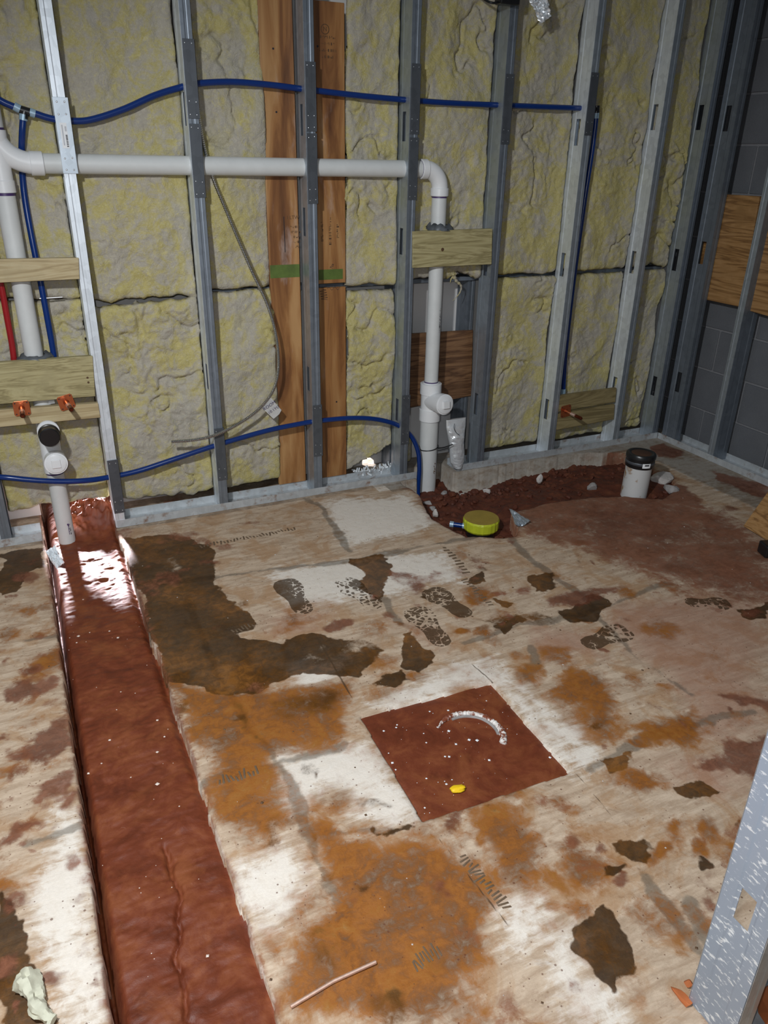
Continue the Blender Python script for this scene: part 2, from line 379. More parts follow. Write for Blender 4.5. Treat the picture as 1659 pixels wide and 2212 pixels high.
    col = t.mix(t.math('MULTIPLY', bo, 0.85), col, (0.055, 0.027, 0.009))
    col = t.mix(t.math('MULTIPLY', t.step(t.math('ADD', saw, t.math('MULTIPLY', n2, 0.3)), 0.5, 0.75), 0.8), col, (0.07, 0.04, 0.02))
    sp = t.voro(55, co=t.co((1, 1, 0.01))); spk = t.step(t.math('ADD', sp, t.math('MULTIPLY', n1, 0.4)), 0.30, 0.26); col = t.mix(t.math('MULTIPLY', spk, 0.7), col, (0.12, 0.04, 0.02))
    col = t.mix(t.math('MULTIPLY', n3, 0.35), col, t.mix(0.55, col, (0.0, 0.0, 0.0)))
    wetall = t.math('MAXIMUM', wm, t.math('MULTIPLY', rm, 0.7))
    t.bump(t.math('ADD', t.math('MULTIPLY', br, 1.5), t.math('ADD', n3, t.math('MULTIPLY', n2, 1.5))), 0.28, 0.003)
    return t.set(col, t.rng(wetall, 0, 1, 0.75, 0.55), 0, 0.25)
M['slab'] = m_slab()
# ------------------------------------------------------------------ stains and painted shadow patches of the slab, floor millimetres
STAINS_AND_SHADE={
 'wet':[  # wet stains, plus two floor shadows painted in the same dark colour
  [(-23,-110),(160,-146),(279,-320),(204,-562),(281,-771),(279,-857),(207,-901),(297,-988),(429,-992),(557,-1088),(574,-1135),(494,-1199),(444,-1247),(335,-1129),(184,-1177),(75,-1150),(-20,-1065),(-40,-815),(-45,-488)],
  [(509,-2110),(634,-2094),(590,-2167),(564,-2205),(513,-2238),(499,-2204),(488,-2151)],
  [(727,-1968),(791,-1983),(785,-2034),(764,-2050),(740,-2027),(720,-1992)],
  [(668,-2010),(727,-2028),(724,-2045),(669,-2039),(654,-2024)],
  [(956,-1909),(1033,-1919),(1054,-1984),(976,-1975),(947,-1939)],
  [(858,-2108),(866,-2116),(862,-2134),(847,-2135)],
  [(701,-578),(841,-599),(780,-741),(691,-871),(655,-783),(719,-686),(704,-636)],
  [(656,-1097),(699,-1088),(676,-1179),(703,-1246),(631,-1294),(602,-1265),(627,-1163)],
  [(463,-1300),(520,-1268),(580,-1265),(581,-1307),(538,-1321),(485,-1313)],
  [(854,-1764),(947,-1774),(896,-1825),(853,-1818)],
  [(1213,-1165),(1347,-1128),(1377,-1199),(1282,-1256),(1190,-1233)],
  [(941,-1159),(1052,-1150),(1069,-1201),(946,-1231)],
  [(1043,-1039),(1099,-1079),(1039,-1129),(1019,-1091)],
  [(1240,-957),(1320,-955),(1267,-1054),(1191,-1054)],
  [(-451,-27),(-304,-59),(-306,-232),(-363,-236),(-406,-365),(-455,-382)],  # painted shadow on the floor by the wall, left of the trench
  [(-466,-1600),(-419,-1670),(-385,-1786),(-377,-1898),(-469,-1857)],  # painted shadow in the lower left corner of the floor
  [(1030,-866),(1094,-869),(1073,-919),(1017,-919)],
  [(1748,-1391),(1871,-1413),(1788,-1484),(1745,-1451)],
  [(241,-1723),(351,-1752),(389,-1790),(328,-1776),(260,-1756)],
 ],
 'damp':[
  [(94,-1763),(163,-1702),(152,-1825),(110,-1881),(90,-1803)],
  [(47,-1885),(107,-1875),(87,-1999),(9,-2019)],
  [(87,-1020),(136,-1065),(163,-1369),(160,-1490),(119,-1472),(113,-1290)],
  [(14,-1608),(105,-1620),(65,-1712),(9,-1699)],
  [(214,-2007),(290,-2031),(302,-2096),(236,-2095)],
  [(117,-1682),(176,-1695),(109,-1919),(100,-2033),(53,-1994),(79,-1792)],
  [(-113,-1024),(9,-1164),(-49,-1329),(-72,-1208)],
  [(887,-1078),(1213,-1128),(1173,-1231),(900,-1224)],
  [(178,-1196),(393,-1269),(365,-1401),(190,-1323)],
 ],
 'rust':[
  [(-83,-742),(26,-1086),(243,-1158),(432,-1241),(343,-1391),(-22,-1305),(-62,-1090)],
  [(-36,-1369),(84,-1352),(190,-1469),(162,-1674),(80,-1665),(-26,-1604)],
  [(-78,-1040),(18,-1125),(184,-1177),(354,-1229),(420,-1302),(393,-1413),(332,-1480),(210,-1479),(99,-1463),(-24,-1465),(-32,-1300),(-39,-1163)],
  [(-16,-1476),(90,-1492),(170,-1527),(96,-1616),(60,-1696),(9,-1699),(-23,-1633)],
  [(215,-1563),(353,-1489),(355,-1543),(314,-1607),(338,-1634),(256,-1688),(176,-1666)],
  [(130,-1688),(242,-1696),(296,-1748),(367,-1766),(429,-1862),(423,-1947),(431,-2020),(377,-2039),(330,-2099),(277,-2123),(200,-2160),(-43,-2049),(11,-1936),(51,-1871),(115,-1855),(95,-1775)],
  [(465,-1781),(572,-1784),(646,-1862),(644,-1931),(649,-1973),(573,-1978),(521,-2049),(466,-2001),(453,-1898)],
  [(210,-1577),(264,-1585),(339,-1637),(280,-1684),(219,-1697),(176,-1659)],
  [(98,-1765),(153,-1698),(234,-1713),(291,-1760),(334,-1765),(368,-1808),(438,-1866),(440,-1955),(444,-2026),(372,-2048),(320,-2114),(235,-2131),(157,-2140),(-29,-2056),(15,-1976),(48,-1881),(103,-1861)],
  [(473,-1777),(594,-1809),(641,-1902),(652,-1961),(586,-1960),(528,-2024),(479,-2030),(452,-1936),(434,-1824)],
  [(910,-1496),(1021,-1453),(1086,-1517),(1050,-1622),(985,-1694),(896,-1748),(832,-1683),(932,-1591),(898,-1544)],
  [(-36,-1514),(86,-1506),(141,-1546),(84,-1653),(-3,-1668),(-39,-1612)],
  [(838,-1990),(895,-1973),(920,-1996),(896,-2030),(850,-2047),(823,-2027)],
  [(918,-2019),(939,-2032),(922,-2042),(906,-2031)],
  [(672,-1798),(736,-1819),(712,-1891),(677,-1853)],
  [(-8,-1823),(61,-1785),(48,-1881),(-15,-1963),(-35,-1915)],
  [(640,-2044),(660,-2077),(587,-2123),(573,-2084)],
  [(352,-817),(453,-799),(443,-914),(325,-947)],
  [(-385,-766),(-281,-710),(-293,-877),(-377,-864)],
  [(391,-2227),(447,-2244),(491,-2277),(482,-2287),(388,-2245)],
  [(1275,-1678),(1194,-1806),(1122,-1830),(1005,-1759),(1009,-1685),(1102,-1686)],
 ],
 'mud':[
  [(1491,-447),(1889,-479),(2143,-602),(2241,-871),(2147,-1178),(1909,-1381),(1723,-1234),(1651,-1061),(1601,-864),(1497,-714),(1438,-577)],
  [(1026,-1866),(1200,-1846),(1323,-1882),(1253,-1941),(1157,-1998),(1121,-1920),(1056,-1896)],
  [(1263,-1673),(1410,-1716),(1464,-1761),(1411,-1806),(1315,-1722)],
  [(-460,-894),(-389,-870),(-314,-914),(-324,-975),(-426,-955),(-460,-947)],
  [(-405,-1288),(-292,-1281),(-301,-1395),(-361,-1391),(-407,-1363)],
  [(-464,-1366),(-371,-1401),(-375,-1441),(-419,-1429),(-429,-1454),(-465,-1442)],
  [(-331,-1084),(-297,-1079),(-301,-1199),(-351,-1230),(-432,-1210),(-398,-1120)],
  [(809,-2190),(829,-2194),(802,-2220)],
  [(495,-1750),(394,-1771),(378,-1756),(383,-1801),(402,-1829),(436,-1810)],
  [(1096,-1621),(1136,-1649),(1124,-1671),(1100,-1644)],
  [(1154,-1699),(1161,-1742),(1145,-1769),(1138,-1742)],
  [(1171,-1554),(1203,-1575),(1188,-1601),(1175,-1579)],
  [(1397,-1653),(1422,-1680),(1407,-1699),(1377,-1683)],
  [(1198,-1096),(1389,-1100),(1514,-1144),(1385,-1154),(1204,-1140)],
  [(1064,-993),(1174,-997),(1171,-1029),(1059,-1030)],
  [(2561,-87),(2686,-86),(2689,-212),(2594,-277),(2496,-223)],
  [(2637,-414),(2679,-570),(2707,-700),(2597,-793),(2554,-578)],
  [(2284,-375),(2353,-552),(2276,-788),(2145,-656)],
  [(-144,-1762),(-121,-1761),(-138,-1807)],
  [(325,-1909),(356,-1917),(347,-1939),(317,-1935)],
  [(-309,-1741),(-283,-1732),(-345,-1776)],
 ],
 'pink':[
  [(1360,-1160),(1922,-1370),(1308,-1894),(1110,-1842),(1192,-1642),(1234,-1423)],
  [(917,-1792),(1157,-1827),(1157,-1998),(1010,-2024),(956,-1909)],
  [(298,-793),(519,-796),(442,-998),(279,-954)],
  [(669,-983),(807,-1101),(749,-1261),(670,-1176)],
  [(1050,-1178),(1247,-1321),(1159,-1490),(986,-1390)],
 ],
 'lite':[
  [(294,-1598),(396,-1561),(384,-1745),(324,-1761),(260,-1704)],
  [(815,-1432),(851,-1492),(813,-1763),(767,-1768)],
  [(318,-1098),(445,-1141),(365,-1200),(305,-1174)],
  [(471,-2103),(523,-2105),(474,-2184),(504,-2261),(435,-2247),(428,-2163)],
  [(-53,-1709),(65,-1712),(79,-1792),(16,-1866),(-41,-1808)],
  [(149,-1451),(339,-1465),(399,-1527),(384,-1745),(274,-1724),(242,-1696),(338,-1634),(215,-1563),(142,-1608),(111,-1533)],
  [(779,-1416),(886,-1441),(793,-1771),(865,-1769),(874,-1545),(874,-1365),(751,-1311),(432,-1370),(504,-1392)],
  [(-337,-1333),(-298,-1497),(-299,-1933),(-363,-1905),(-384,-1642),(-368,-1505)],
  [(-30,-1695),(91,-1697),(86,-1771),(-25,-1815),(-41,-1774)],
  [(440,-2024),(508,-2021),(488,-2079),(402,-2112)],
  [(435,-557),(1031,-661),(991,-901),(425,-787)],
  [(782,-107),(1159,-135),(1128,-446),(744,-498)],
 ],
}
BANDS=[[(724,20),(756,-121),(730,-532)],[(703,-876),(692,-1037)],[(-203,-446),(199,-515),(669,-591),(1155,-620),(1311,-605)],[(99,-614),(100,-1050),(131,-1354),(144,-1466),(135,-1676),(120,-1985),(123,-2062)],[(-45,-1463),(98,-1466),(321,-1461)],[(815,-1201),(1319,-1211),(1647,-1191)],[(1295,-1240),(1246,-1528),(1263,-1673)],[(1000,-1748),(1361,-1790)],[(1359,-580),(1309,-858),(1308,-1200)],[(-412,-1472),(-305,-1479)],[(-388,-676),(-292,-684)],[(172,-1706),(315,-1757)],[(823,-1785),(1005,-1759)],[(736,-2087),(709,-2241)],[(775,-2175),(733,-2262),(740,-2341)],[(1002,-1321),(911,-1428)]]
CUTS=[[(418,-982),(400,-1387)],[(776,-1268),(793,-1406)],[(387,-1761),(417,-2058)],[(773,-1775),(865,-1769)],[(282,-845),(475,-870)],[(788,-1777),(779,-1921)],[(284,-1476),(164,-1475)],[(825,-1344),(1053,-1344)],[(286,-727),(535,-755)],[(1004,-526),(1009,-804)]]
BOOTS=[[(431,-633),(432,-866),40],[(612,-710),(662,-936),34],[(763,-971),(754,-1200),38],[(863,-886),(901,-1090),30],[(1325,-1349),(1141,-1369),30],[(1743,-1373),(1613,-1301),28]]
TROWEL=[[(420,-1877),(433,-2026),17],[(212,-2051),(273,-2044),9],[(220,-275),(601,-276),30],[(-3,-1466),(97,-1470),10],[(1007,-874),(999,-1066),12],[(186,-873),(262,-864),7],[(1065,-635),(1038,-852),10]]
# ------------------------------------------------------------------ floor slab with its saw cuts
TRX0, TRX1 = -0.298, -0.041
PIT = [(1.19, -0.02), (1.20, -0.17), (1.13, -0.40), (1.165, -0.55), (1.18, -0.60), (1.31, -0.65), (1.37, -0.66), (1.43, -0.595), (1.475, -0.47),
       (1.80, -0.46), (2.03, -0.53), (2.16, -0.62), (2.30, -0.56), (2.36, -0.45), (2.35, -0.30), (2.38, -0.12), (2.2, -0.035), (1.9, -0.02), (1.46, -0.01), (1.45, 0.12), (1.28, 0.12), (1.275, -0.01)]
SQ = [(0.396, -1.388), (0.789, -1.404), (0.775, -1.775), (0.386, -1.762)]
xs = np.r_[np.arange(-1.0, -0.6, 0.012), np.arange(-0.6, 1.25, 0.0036), np.arange(1.25, 2.86, 0.0065)]
ys = np.r_[np.arange(-3.2, -2.5, 0.012), np.arange(-2.5, -1.0, 0.0036), np.arange(-1.0, 0.16, 0.005), np.arange(0.16, 1.76, 0.03)]
GX, GY = np.meshgrid(xs, ys)
wxn = fbm(GX, GY, 9, 4, 3) * 0.016; wyn = fbm(GX, GY, 9, 4, 9) * 0.016
dpit = sdf(GX + wxn, GY + wyn, PIT)
dtr = np.maximum(np.maximum(TRX0 - GX + fbm(GX, GY, 30, 3, 5) * 0.004, GX - TRX1 + fbm(GX, GY, 18, 4, 6) * 0.008), GY - 0.90)
dsq = sdf(GX + fbm(GX, GY, 40, 3, 4) * 0.003, GY + fbm(GX, GY, 40, 3, 8) * 0.003, SQ)
hole = (dpit < 0) | (dtr < 0) | (dsq < 0)
dany = np.minimum(np.minimum(dpit, dtr), dsq)
FZ = fbm(GX, GY, 3, 4, 1) * 0.0015 + fbm(GX, GY, 40, 3, 2) * 0.0008
FZ -= np.exp(-np.maximum(dany, 0) / 0.008) * (0.004 + 0.006 * np.clip(fbm(GX, GY, 25, 3, 12), 0, 1))
FZ = np.minimum(FZ, 0.0004)
FZ[hole] = -0.16
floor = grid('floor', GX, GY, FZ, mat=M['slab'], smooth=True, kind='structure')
A = np.zeros(GX.shape + (4,), np.float32); Bm = np.zeros(GX.shape + (4,), np.float32)
def paint(arr, ch, d, soft, amt=1.0):
    arr[..., ch] = np.maximum(arr[..., ch], (amt * sstep(soft, -soft, d)).astype(np.float32))
w2x = GX + fbm(GX, GY, 7, 5, 21, .6) * 0.050; w2y = GY + fbm(GX, GY, 7, 5, 22, .6) * 0.050; brk = fbm(GX, GY, 8, 5, 23, .6); brk2 = fbm(GX, GY, 3.5, 3, 24)
def local(poly, pad=0.12):
    p = np.array(poly); x0, y0 = p.min(0) - pad; x1, y1 = p.max(0) + pad
    i0, i1 = np.searchsorted(xs, [x0, x1]); j0, j1 = np.searchsorted(ys, [y0, y1]); return slice(j0, j1), slice(i0, i1)
CH = {'damp': (A, 0, 0.07), 'wet': (A, 0, 0.018), 'rust': (A, 1, 0.060), 'mud': (A, 2, 0.026), 'pink': (Bm, 0, 0.12), 'lite': (Bm, 1, 0.10)}
for k, polys in STAINS_AND_SHADE.items():
    arr, ch, soft = CH[k]
    for n, poly in enumerate(polys):
        poly = [(x / 1000, y / 1000) for x, y in poly]; s = local(poly, soft + 0.03)
        if not GX[s].size: continue
        big = k == 'mud' and n == 0
        d = sdf(w2x[s], w2y[s], poly)
        amt = 0.56 if k == 'damp' else 0.95 if k in ('wet', 'lite') else 0.72 if big else 0.78
        if k == 'wet': d = d + brk[s] * 0.022
        elif big: d = d + brk[s] * 0.05 - 0.09
        else: d = d + brk[s] * (0.06 if k == 'rust' else 0.035)
        paint(arr[s], ch, d, soft if not big else 0.16, amt * (np.clip(0.86 + 0.42 * brk[s] + 0.3 * brk2[s], 0.3, 1.1) if k == 'wet' and n == 0 else 1))
# old tile joints on a 0.6 m grid and the darker lines that survive of it
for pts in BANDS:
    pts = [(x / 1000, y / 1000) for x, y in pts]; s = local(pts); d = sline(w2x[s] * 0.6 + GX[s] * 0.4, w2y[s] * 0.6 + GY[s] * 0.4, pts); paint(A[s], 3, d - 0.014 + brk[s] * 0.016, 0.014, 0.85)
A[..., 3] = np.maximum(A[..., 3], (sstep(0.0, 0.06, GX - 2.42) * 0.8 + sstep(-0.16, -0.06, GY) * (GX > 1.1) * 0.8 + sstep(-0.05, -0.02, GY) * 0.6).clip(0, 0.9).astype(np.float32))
for pts in CUTS[:6]:
    pts = [(x / 1000, y / 1000) for x, y in pts]; s = local(pts, 0.03); d = sline(GX[s], GY[s], pts); paint(Bm[s], 3, d - 0.0018 + brk[s] * 0.004, 0.004, 0.8)
for a, b, wpx in BOOTS:
    a = np.array(a) / 1000; b = np.array(b) / 1000; ln = np.linalg.norm(b - a); t = (b - a) / ln; nrm = np.array([-t[1], t[0]]); wd_ = 0.048 if ln > 0.15 else 0.04
    prof = [(0, .35), (.04, .75), (.15, 1), (.32, 1.0), (.5, .72), (.62, .62), (.8, .72), (.94, .6), (1, .25)]
    poly = [tuple(a + t * ln * q + nrm * wd_ * r) for q, r in prof] + [tuple(a + t * ln * q - nrm * wd_ * r) for q, r in prof[::-1]]
    s = local(poly, 0.03); paint(Bm[s], 2, sdf(GX[s], GY[s], poly), 0.004, 1.0)
# spilled and trodden blotches
rb_ = random.Random(11)
def blotch(arr, ch, x, y, r, amt, soft):
    pad = r * 2.2 + .06; i0, i1 = np.searchsorted(xs, [x - pad, x + pad]); j0, j1 = np.searchsorted(ys, [y - pad, y + pad]); s = (slice(j0, j1), slice(i0, i1)); a = rb_.uniform(0, 3.14); e = rb_.uniform(.5, 1.0)
    dx, dy = w2x[s] - x, w2y[s] - y; u = dx * math.cos(a) + dy * math.sin(a); v = (-dx * math.sin(a) + dy * math.cos(a)) / e
    paint(arr[s], ch, np.hypot(u, v) - r + brk[s] * r * .9, soft * r, amt)
for k in range(70): blotch(A, 1, rb_.uniform(-.03, 1.0), rb_.uniform(-2.25, -1.0), rb_.uniform(.02, .09), rb_.uniform(.45, .8), .7)
for k in range(60): blotch(A, 1, rb_.uniform(.4, 1.7), rb_.uniform(-2.3, -.6), rb_.uniform(.015, .07), rb_.uniform(.4, .7), .7)
for k in range(34): blotch(A, 2, rb_.uniform(.5, 1.8), rb_.uniform(-2.2, -.7), rb_.uniform(.01, .045), rb_.uniform(.5, .75), .6)
for k in range(26): blotch(A, 0, rb_.uniform(.0, .42), rb_.uniform(-2.2, -.5), rb_.uniform(.02, .07), rb_.uniform(.38, .55), 1.1)
for k in range(16): blotch(A, 0, rb_.uniform(.5, 1.7), rb_.uniform(-2.2, -.6), rb_.uniform(.010, .035), rb_.uniform(.4, .6), .9)
for k in range(30): blotch(A, 2, rb_.uniform(-.48, -.31), rb_.uniform(-1.9, -.2), rb_.uniform(.012, .05), rb_.uniform(.5, .75), .7)
for k in range(30): blotch(A, 1, rb_.uniform(-.48, -.31), rb_.uniform(-1.9, -.2), rb_.uniform(.02, .07), rb_.uniform(.4, .7), .8)
# broad drifts of orange silt
dr = fbm(GX, GY, 4.2, 5, 77, .6)
field = sstep(0.55, -0.15, np.hypot((GX - 0.22) / 1.0, (GY + 1.75) / 1.15)) * 0.62 + sstep(0.9, 0.2, np.hypot(GX - 0.9, GY + 1.7)) * 0.22 + 0.14
A[..., 1] = np.maximum(A[..., 1], (field * sstep(-0.35, 0.35, dr) * (GY < -0.1)).astype(np.float32)); A[..., 1] *= 1 - 0.75 * Bm[..., 1]
Bm[..., 0] = np.maximum(Bm[..., 0], (sstep(0.4, 2.0, GX) * 0.55 * sstep(-0.5, 0.4, fbm(GX, GY, 3, 4, 79))).astype(np.float32))
dr2 = fbm(GX, GY, 6.0, 4, 78); A[..., 2] = np.maximum(A[..., 2], (sstep(0.25, 0.6, dr2) * 0.55).astype(np.float32))
# soil trodden out along the cuts
A[..., 2] = np.maximum(A[..., 2], (np.exp(-np.maximum(dtr, 0) / 0.022) * 0.62).astype(np.float32)); A[..., 2] = np.maximum(A[..., 2], (np.exp(-np.maximum(dpit, 0) / 0.05) * 0.6).astype(np.float32))
A[..., 2][hole] = 0.9
eg = (dtr < 0.006) & (GX > -0.1); A[..., 2][eg] = (0.52 + 0.45 * brk[eg]).clip(0.2, 0.9); Bm[..., 1][eg] = 0.4
ft = (GY > -0.075) & (GX > 1.05)
A[..., 2][ft & hole] = (0.18 + 0.5 * brk[ft & hole]).clip(0, .8); A[..., 3][ft & hole] = 0.45; Bm[..., 1][ft] = 0.55; A[..., 2][ft & ~hole] *= 0.4
Bm[..., 1] = np.maximum(Bm[..., 1], (sstep(2.36, 2.5, GX) * (0.5 + 0.4 * brk)).clip(0, 1).astype(np.float32))
for nm, arr in (('stain_shade_a', A), ('stain_b', Bm)):
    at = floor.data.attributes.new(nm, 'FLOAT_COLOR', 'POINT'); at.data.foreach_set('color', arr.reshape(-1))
# adhesive ridges left by a notched trowel
mb = MB()
for a, b, n in TROWEL:
    a = np.array(a) / 1000; b = np.array(b) / 1000; t = (b - a) / np.linalg.norm(b - a); nrm = np.array([-t[1], t[0]])
    for k in range(n):
        c = a + (b - a) * (k + .5) / n + nrm * random.uniform(-.006, .006); hl = random.uniform(.006, .017); hw = np.linalg.norm(b - a) / n * 0.26
        sk = nrm * hl + t * random.uniform(-.003, .003)
        q = [c - sk - t * hw, c + sk - t * hw, c + sk + t * hw, c - sk + t * hw]
        mb.add([(p[0], p[1], 0.0) for p in q] + [(*(c + (p - c) * .4), 0.0015) for p in q], [(4, 5, 6, 7), (0, 1, 5, 4), (1, 2, 6, 5), (2, 3, 7, 6), (3, 0, 4, 7)])
mb.obj('adhesive_ridges', m_plain('old_adhesive', (0.13, 0.085, 0.05), 0.7), floor, kind='stuff', label='dark comb ridges of old tile adhesive')

# ------------------------------------------------------------------ soil in the cuts
def soil(name, x0, x1, y0, y1, step, zf, mat, label, keep=None):
    X, Y = np.meshgrid(np.arange(x0, x1, step), np.arange(y0, y1, step)); Z = zf(X, Y)
    kp = None
    if keep is not None:
        kk = keep(X, Y); kp = kk[:-1, :-1]
    return grid(name, X, Y, Z, kp, mat, label=label, cat='soil', kind='stuff')
def z_tr(X, Y):
    t = np.clip((Y + 2.0) / 1.8, 0, 1); far = sstep(-0.75, -0.15, Y)
    rid = np.abs(fbm(X + 0.4 * Y, Y * 1.6, 11, 5, 40)); rid2 = np.abs(fbm(X * 0.7 - Y * .3, Y * 2.2, 26, 4, 44))
    z = -0.018 - 0.026 * t + fbm(X, Y, 8, 5, 41) * 0.010 - far * (rid * 0.011 + rid2 * 0.0045) + far * 0.005 + fbm(X, Y, 30, 4, 43) * 0.0035 * (1 - .5 * far) - (1 - far) * rid2 * 0.004
    z -= 0.075 * np.exp(-((X - TRX0 - 0.004) / 0.012) ** 2)                       # slit along the left saw cut
    z -= 0.018 * np.exp(-((X - TRX1) / 0.012) ** 2) * (1 - 0.7 * sstep(-1.2, -1.6, Y))
    z += sstep(-0.10, -0.19, X) * 0 + 0.02 * sstep(-0.09, -0.04, X) * sstep(-0.5, -0.1, Y)
    cr = np.exp(-((X + 0.155 + 0.02 * np.sin(Y * 9) + fbm(X, Y, 20, 3, 46) * .02) / 0.004) ** 2) * sstep(-1.55, -1.6, Y) * sstep(-2.05, -1.9, Y) * 0.014
    bank = sstep(0.02, 0.16, Y) * (0.085 + fbm(X, Y, 22, 4, 47) * 0.045 + np.abs(fbm(X, Y, 55, 4, 48)) * 0.03) * sstep(-0.30, -0.16, X)
    return z - cr + bank
soil('trench_soil', TRX0 - 0.014, TRX1 + 0.012, -3.1, 0.42, 0.0042, z_tr, M['clay'], 'wet red clay filling the long straight saw-cut trench')
def z_sq(X, Y): return -0.010 + fbm(X, Y, 7, 4, 50) * 0.003 + fbm(X, Y, 60, 3, 51) * 0.0008 - np.exp(-np.maximum(0, np.minimum.reduce([X - 0.39, 0.785 - X])) / 0.006) * 0.004
soil('pit_mud', 0.378, 0.798, -1.784, -1.380, 0.005, z_sq, M['mudpool'], 'smooth dark red mud in the square floor cut-out')
def z_pit(X, Y):
    d = sdf(X, Y, PIT); near = sstep(-0.10, -0.50, Y) * sstep(1.35, 1.75, X)
    z = -0.085 + 0.070 * near + 0.03 * sstep(1.6, 2.2, X) * (1 - near) + fbm(X, Y, 7, 5, 60) * 0.022 + np.abs(fbm(X, Y, 28, 4, 61)) * 0.022 * (1 - 0.7 * near)
    z -= 0.02 * sstep(-0.16, -0.03, Y) * (X > 1.46)
    return np.where(d > 0.004, np.minimum(z, -0.02), np.minimum(z, 0.012))
soil('excavated_soil', 1.10, 2.42, -0.69, 0.13, 0.006, z_pit, M['dirt'], 'loose crumbly red dirt in the broken-out floor along the wall')
def zpit(x, y): return float(z_pit(np.array([[x]]), np.array([[y]]))[0, 0])

def rock(mb, c, r, seed, sq=(1, 1, .75)):
    bm = bmesh.new(); bmesh.ops.create_icosphere(bm, subdivisions=2, radius=1.0); rg = random.Random(seed); ang = rg.uniform(0, 6)
    cuts = [(Vector((rg.gauss(0, 1), rg.gauss(0, 1), rg.gauss(0, 1))).normalized(), rg.uniform(.45, .8)) for _ in range(7)]
    vs = []
    for v in bm.verts:
        p = v.co.copy()
        for n, d in cuts:
            e = p.dot(n) - d
            if e > 0: p -= n * e
        p = Vector((p.x * sq[0], p.y * sq[1], p.z * sq[2])); p.rotate(Matrix.Rotation(ang, 3, 'Z')); vs.append(Vector(c) + p * r)
    fs = [tuple(v.index for v in f.verts) for f in bm.faces]; bm.free(); mb.add(vs, fs)
mb = MB()
for k in range(190):
    while True:
        x = random.uniform(1.2, 2.3); y = random.uniform(-.62, -.03)
        if k < 90: y = random.uniform(-.2, -.03); x = random.uniform(1.3, 2.1)
        if sdf(np.array([x]), np.array([y]), PIT)[0] < -0.02: break
    r = random.uniform(.004, .016) * (1.5 if k < 30 else 1); rock(mb, (x, y, zpit(x, y) + r * .3), r, k)
mb.obj('soil_clods', M['dirt'], label='dark red soil clods scattered in the dug-out strip', cat='soil', kind='stuff')

# ------------------------------------------------------------------ back wall board, room behind it
mb = MB()
def holed_board(mb, y0, y1, x0, x1, z0, z1, rects):
    X = sorted({x0, x1, *[r[0] for r in rects], *[r[1] for r in rects]}); Z = sorted({z0, z1, *[r[2] for r in rects], *[r[3] for r in rects]})
    for i in range(len(X) - 1):
        for j in range(len(Z) - 1):
            cx, cz = (X[i] + X[i + 1]) / 2, (Z[j] + Z[j + 1]) / 2
            if any(r[0] < cx < r[1] and r[2] < cz < r[3] for r in rects): continue
            mb.box((X[i], y0, Z[j]), (X[i + 1], y1, Z[j + 1]))
hc = W(795, 1000, 0.24)
holed_board(mb, 0.24, 0.253, -1.0, 2.86, 0.0, 2.5, [(TRX0, TRX1, 0.0, 0.17), (hc[0] - .03, hc[0] + .03, 0.0, hc[2] + .042)])
mb.obj('wall_back', M['drywall'], kind='structure')
mb = MB()   # torn edge that narrows the hole in the board
hx, hz = hc[0], hc[2]
mb.prism([(hx - .032, 0.0), (hx + .032, 0.0), (hx + .032, hz - .034), (hx + .006, hz - .034), (hx - .012, hz - .03), (hx - .032, hz - .006)], 1, .238, .250)
mb.prism([(hx - .032, hz + .044), (hx - .032, hz + .016), (hx - .006, hz + .040), (hx + .034, hz + .006), (hx + .034, hz + .044)], 1, .238, .250)
mb.obj('trim_1', M['drywall'], kind='structure')
MB().box((-1.0, 1.70, -.02), (2.86, 1.715, 1.4)).obj('wall_far', M['white'], kind='structure')
# ------------------------------------------------------------------ right wall of cinder blocks
wr = MB().box((2.833, -3.2, -0.02), (3.02, 0.95, 2.5)).obj('wall_right', M['mortar'], kind='structure')
base = None; BL, BHh = 0.406, 0.203
for row in range(-1, 12):
    z0 = 0.18 + row * BHh; off = (0.0 if row % 2 else BL / 2) - 0.16
    for c in range(-8, 3):
        y1 = off + c * BL
        if y1 > 0.9 or y1 < -2.9: continue
        if base is None:
            base = MB().box((0, -BL + .010, 0.005), (0.19, -.0, BHh - .005)).obj('block', M['cmu'], bevel=.003); o = base
        else:
            o = base.copy(); COL.objects.link(o)
        o.location = (2.826 + random.uniform(-.0015, .0015), y1, z0); o.parent = wr
# ------------------------------------------------------------------ steel framing
def sheet(name, org, U, V, prof, zl, holes, mat, parent, thick=0.0011):
    """roll-formed strip: profile (u,v) extruded along z, with rectangular punch-outs in given profile segments"""
    org = np.array(org, float); U = np.array(U, float); V = np.array(V, float); vs = []; fs = []
    zz = sorted(set(zl) | {h[1] for h in holes} | {h[2] for h in holes}); n = len(prof)
    for z in zz:
        for u, v in prof: vs.append(org + U * u + V * v + np.array([0, 0, z]))
    for i in range(len(zz) - 1):
        for k in range(n - 1):
            zc = (zz[i] + zz[i + 1]) / 2
            if any(k == h[0] and h[1] < zc < h[2] for h in holes): continue
            fs.append((i * n + k, i * n + k + 1, (i + 1) * n + k + 1, (i + 1) * n + k))
    o = raw(name, vs, fs, mat, parent); s = o.modifiers.new('solid', 'SOLIDIFY'); s.thickness = thick; s.offset = 0; return o
DEP, FLG = 0.092, 0.035
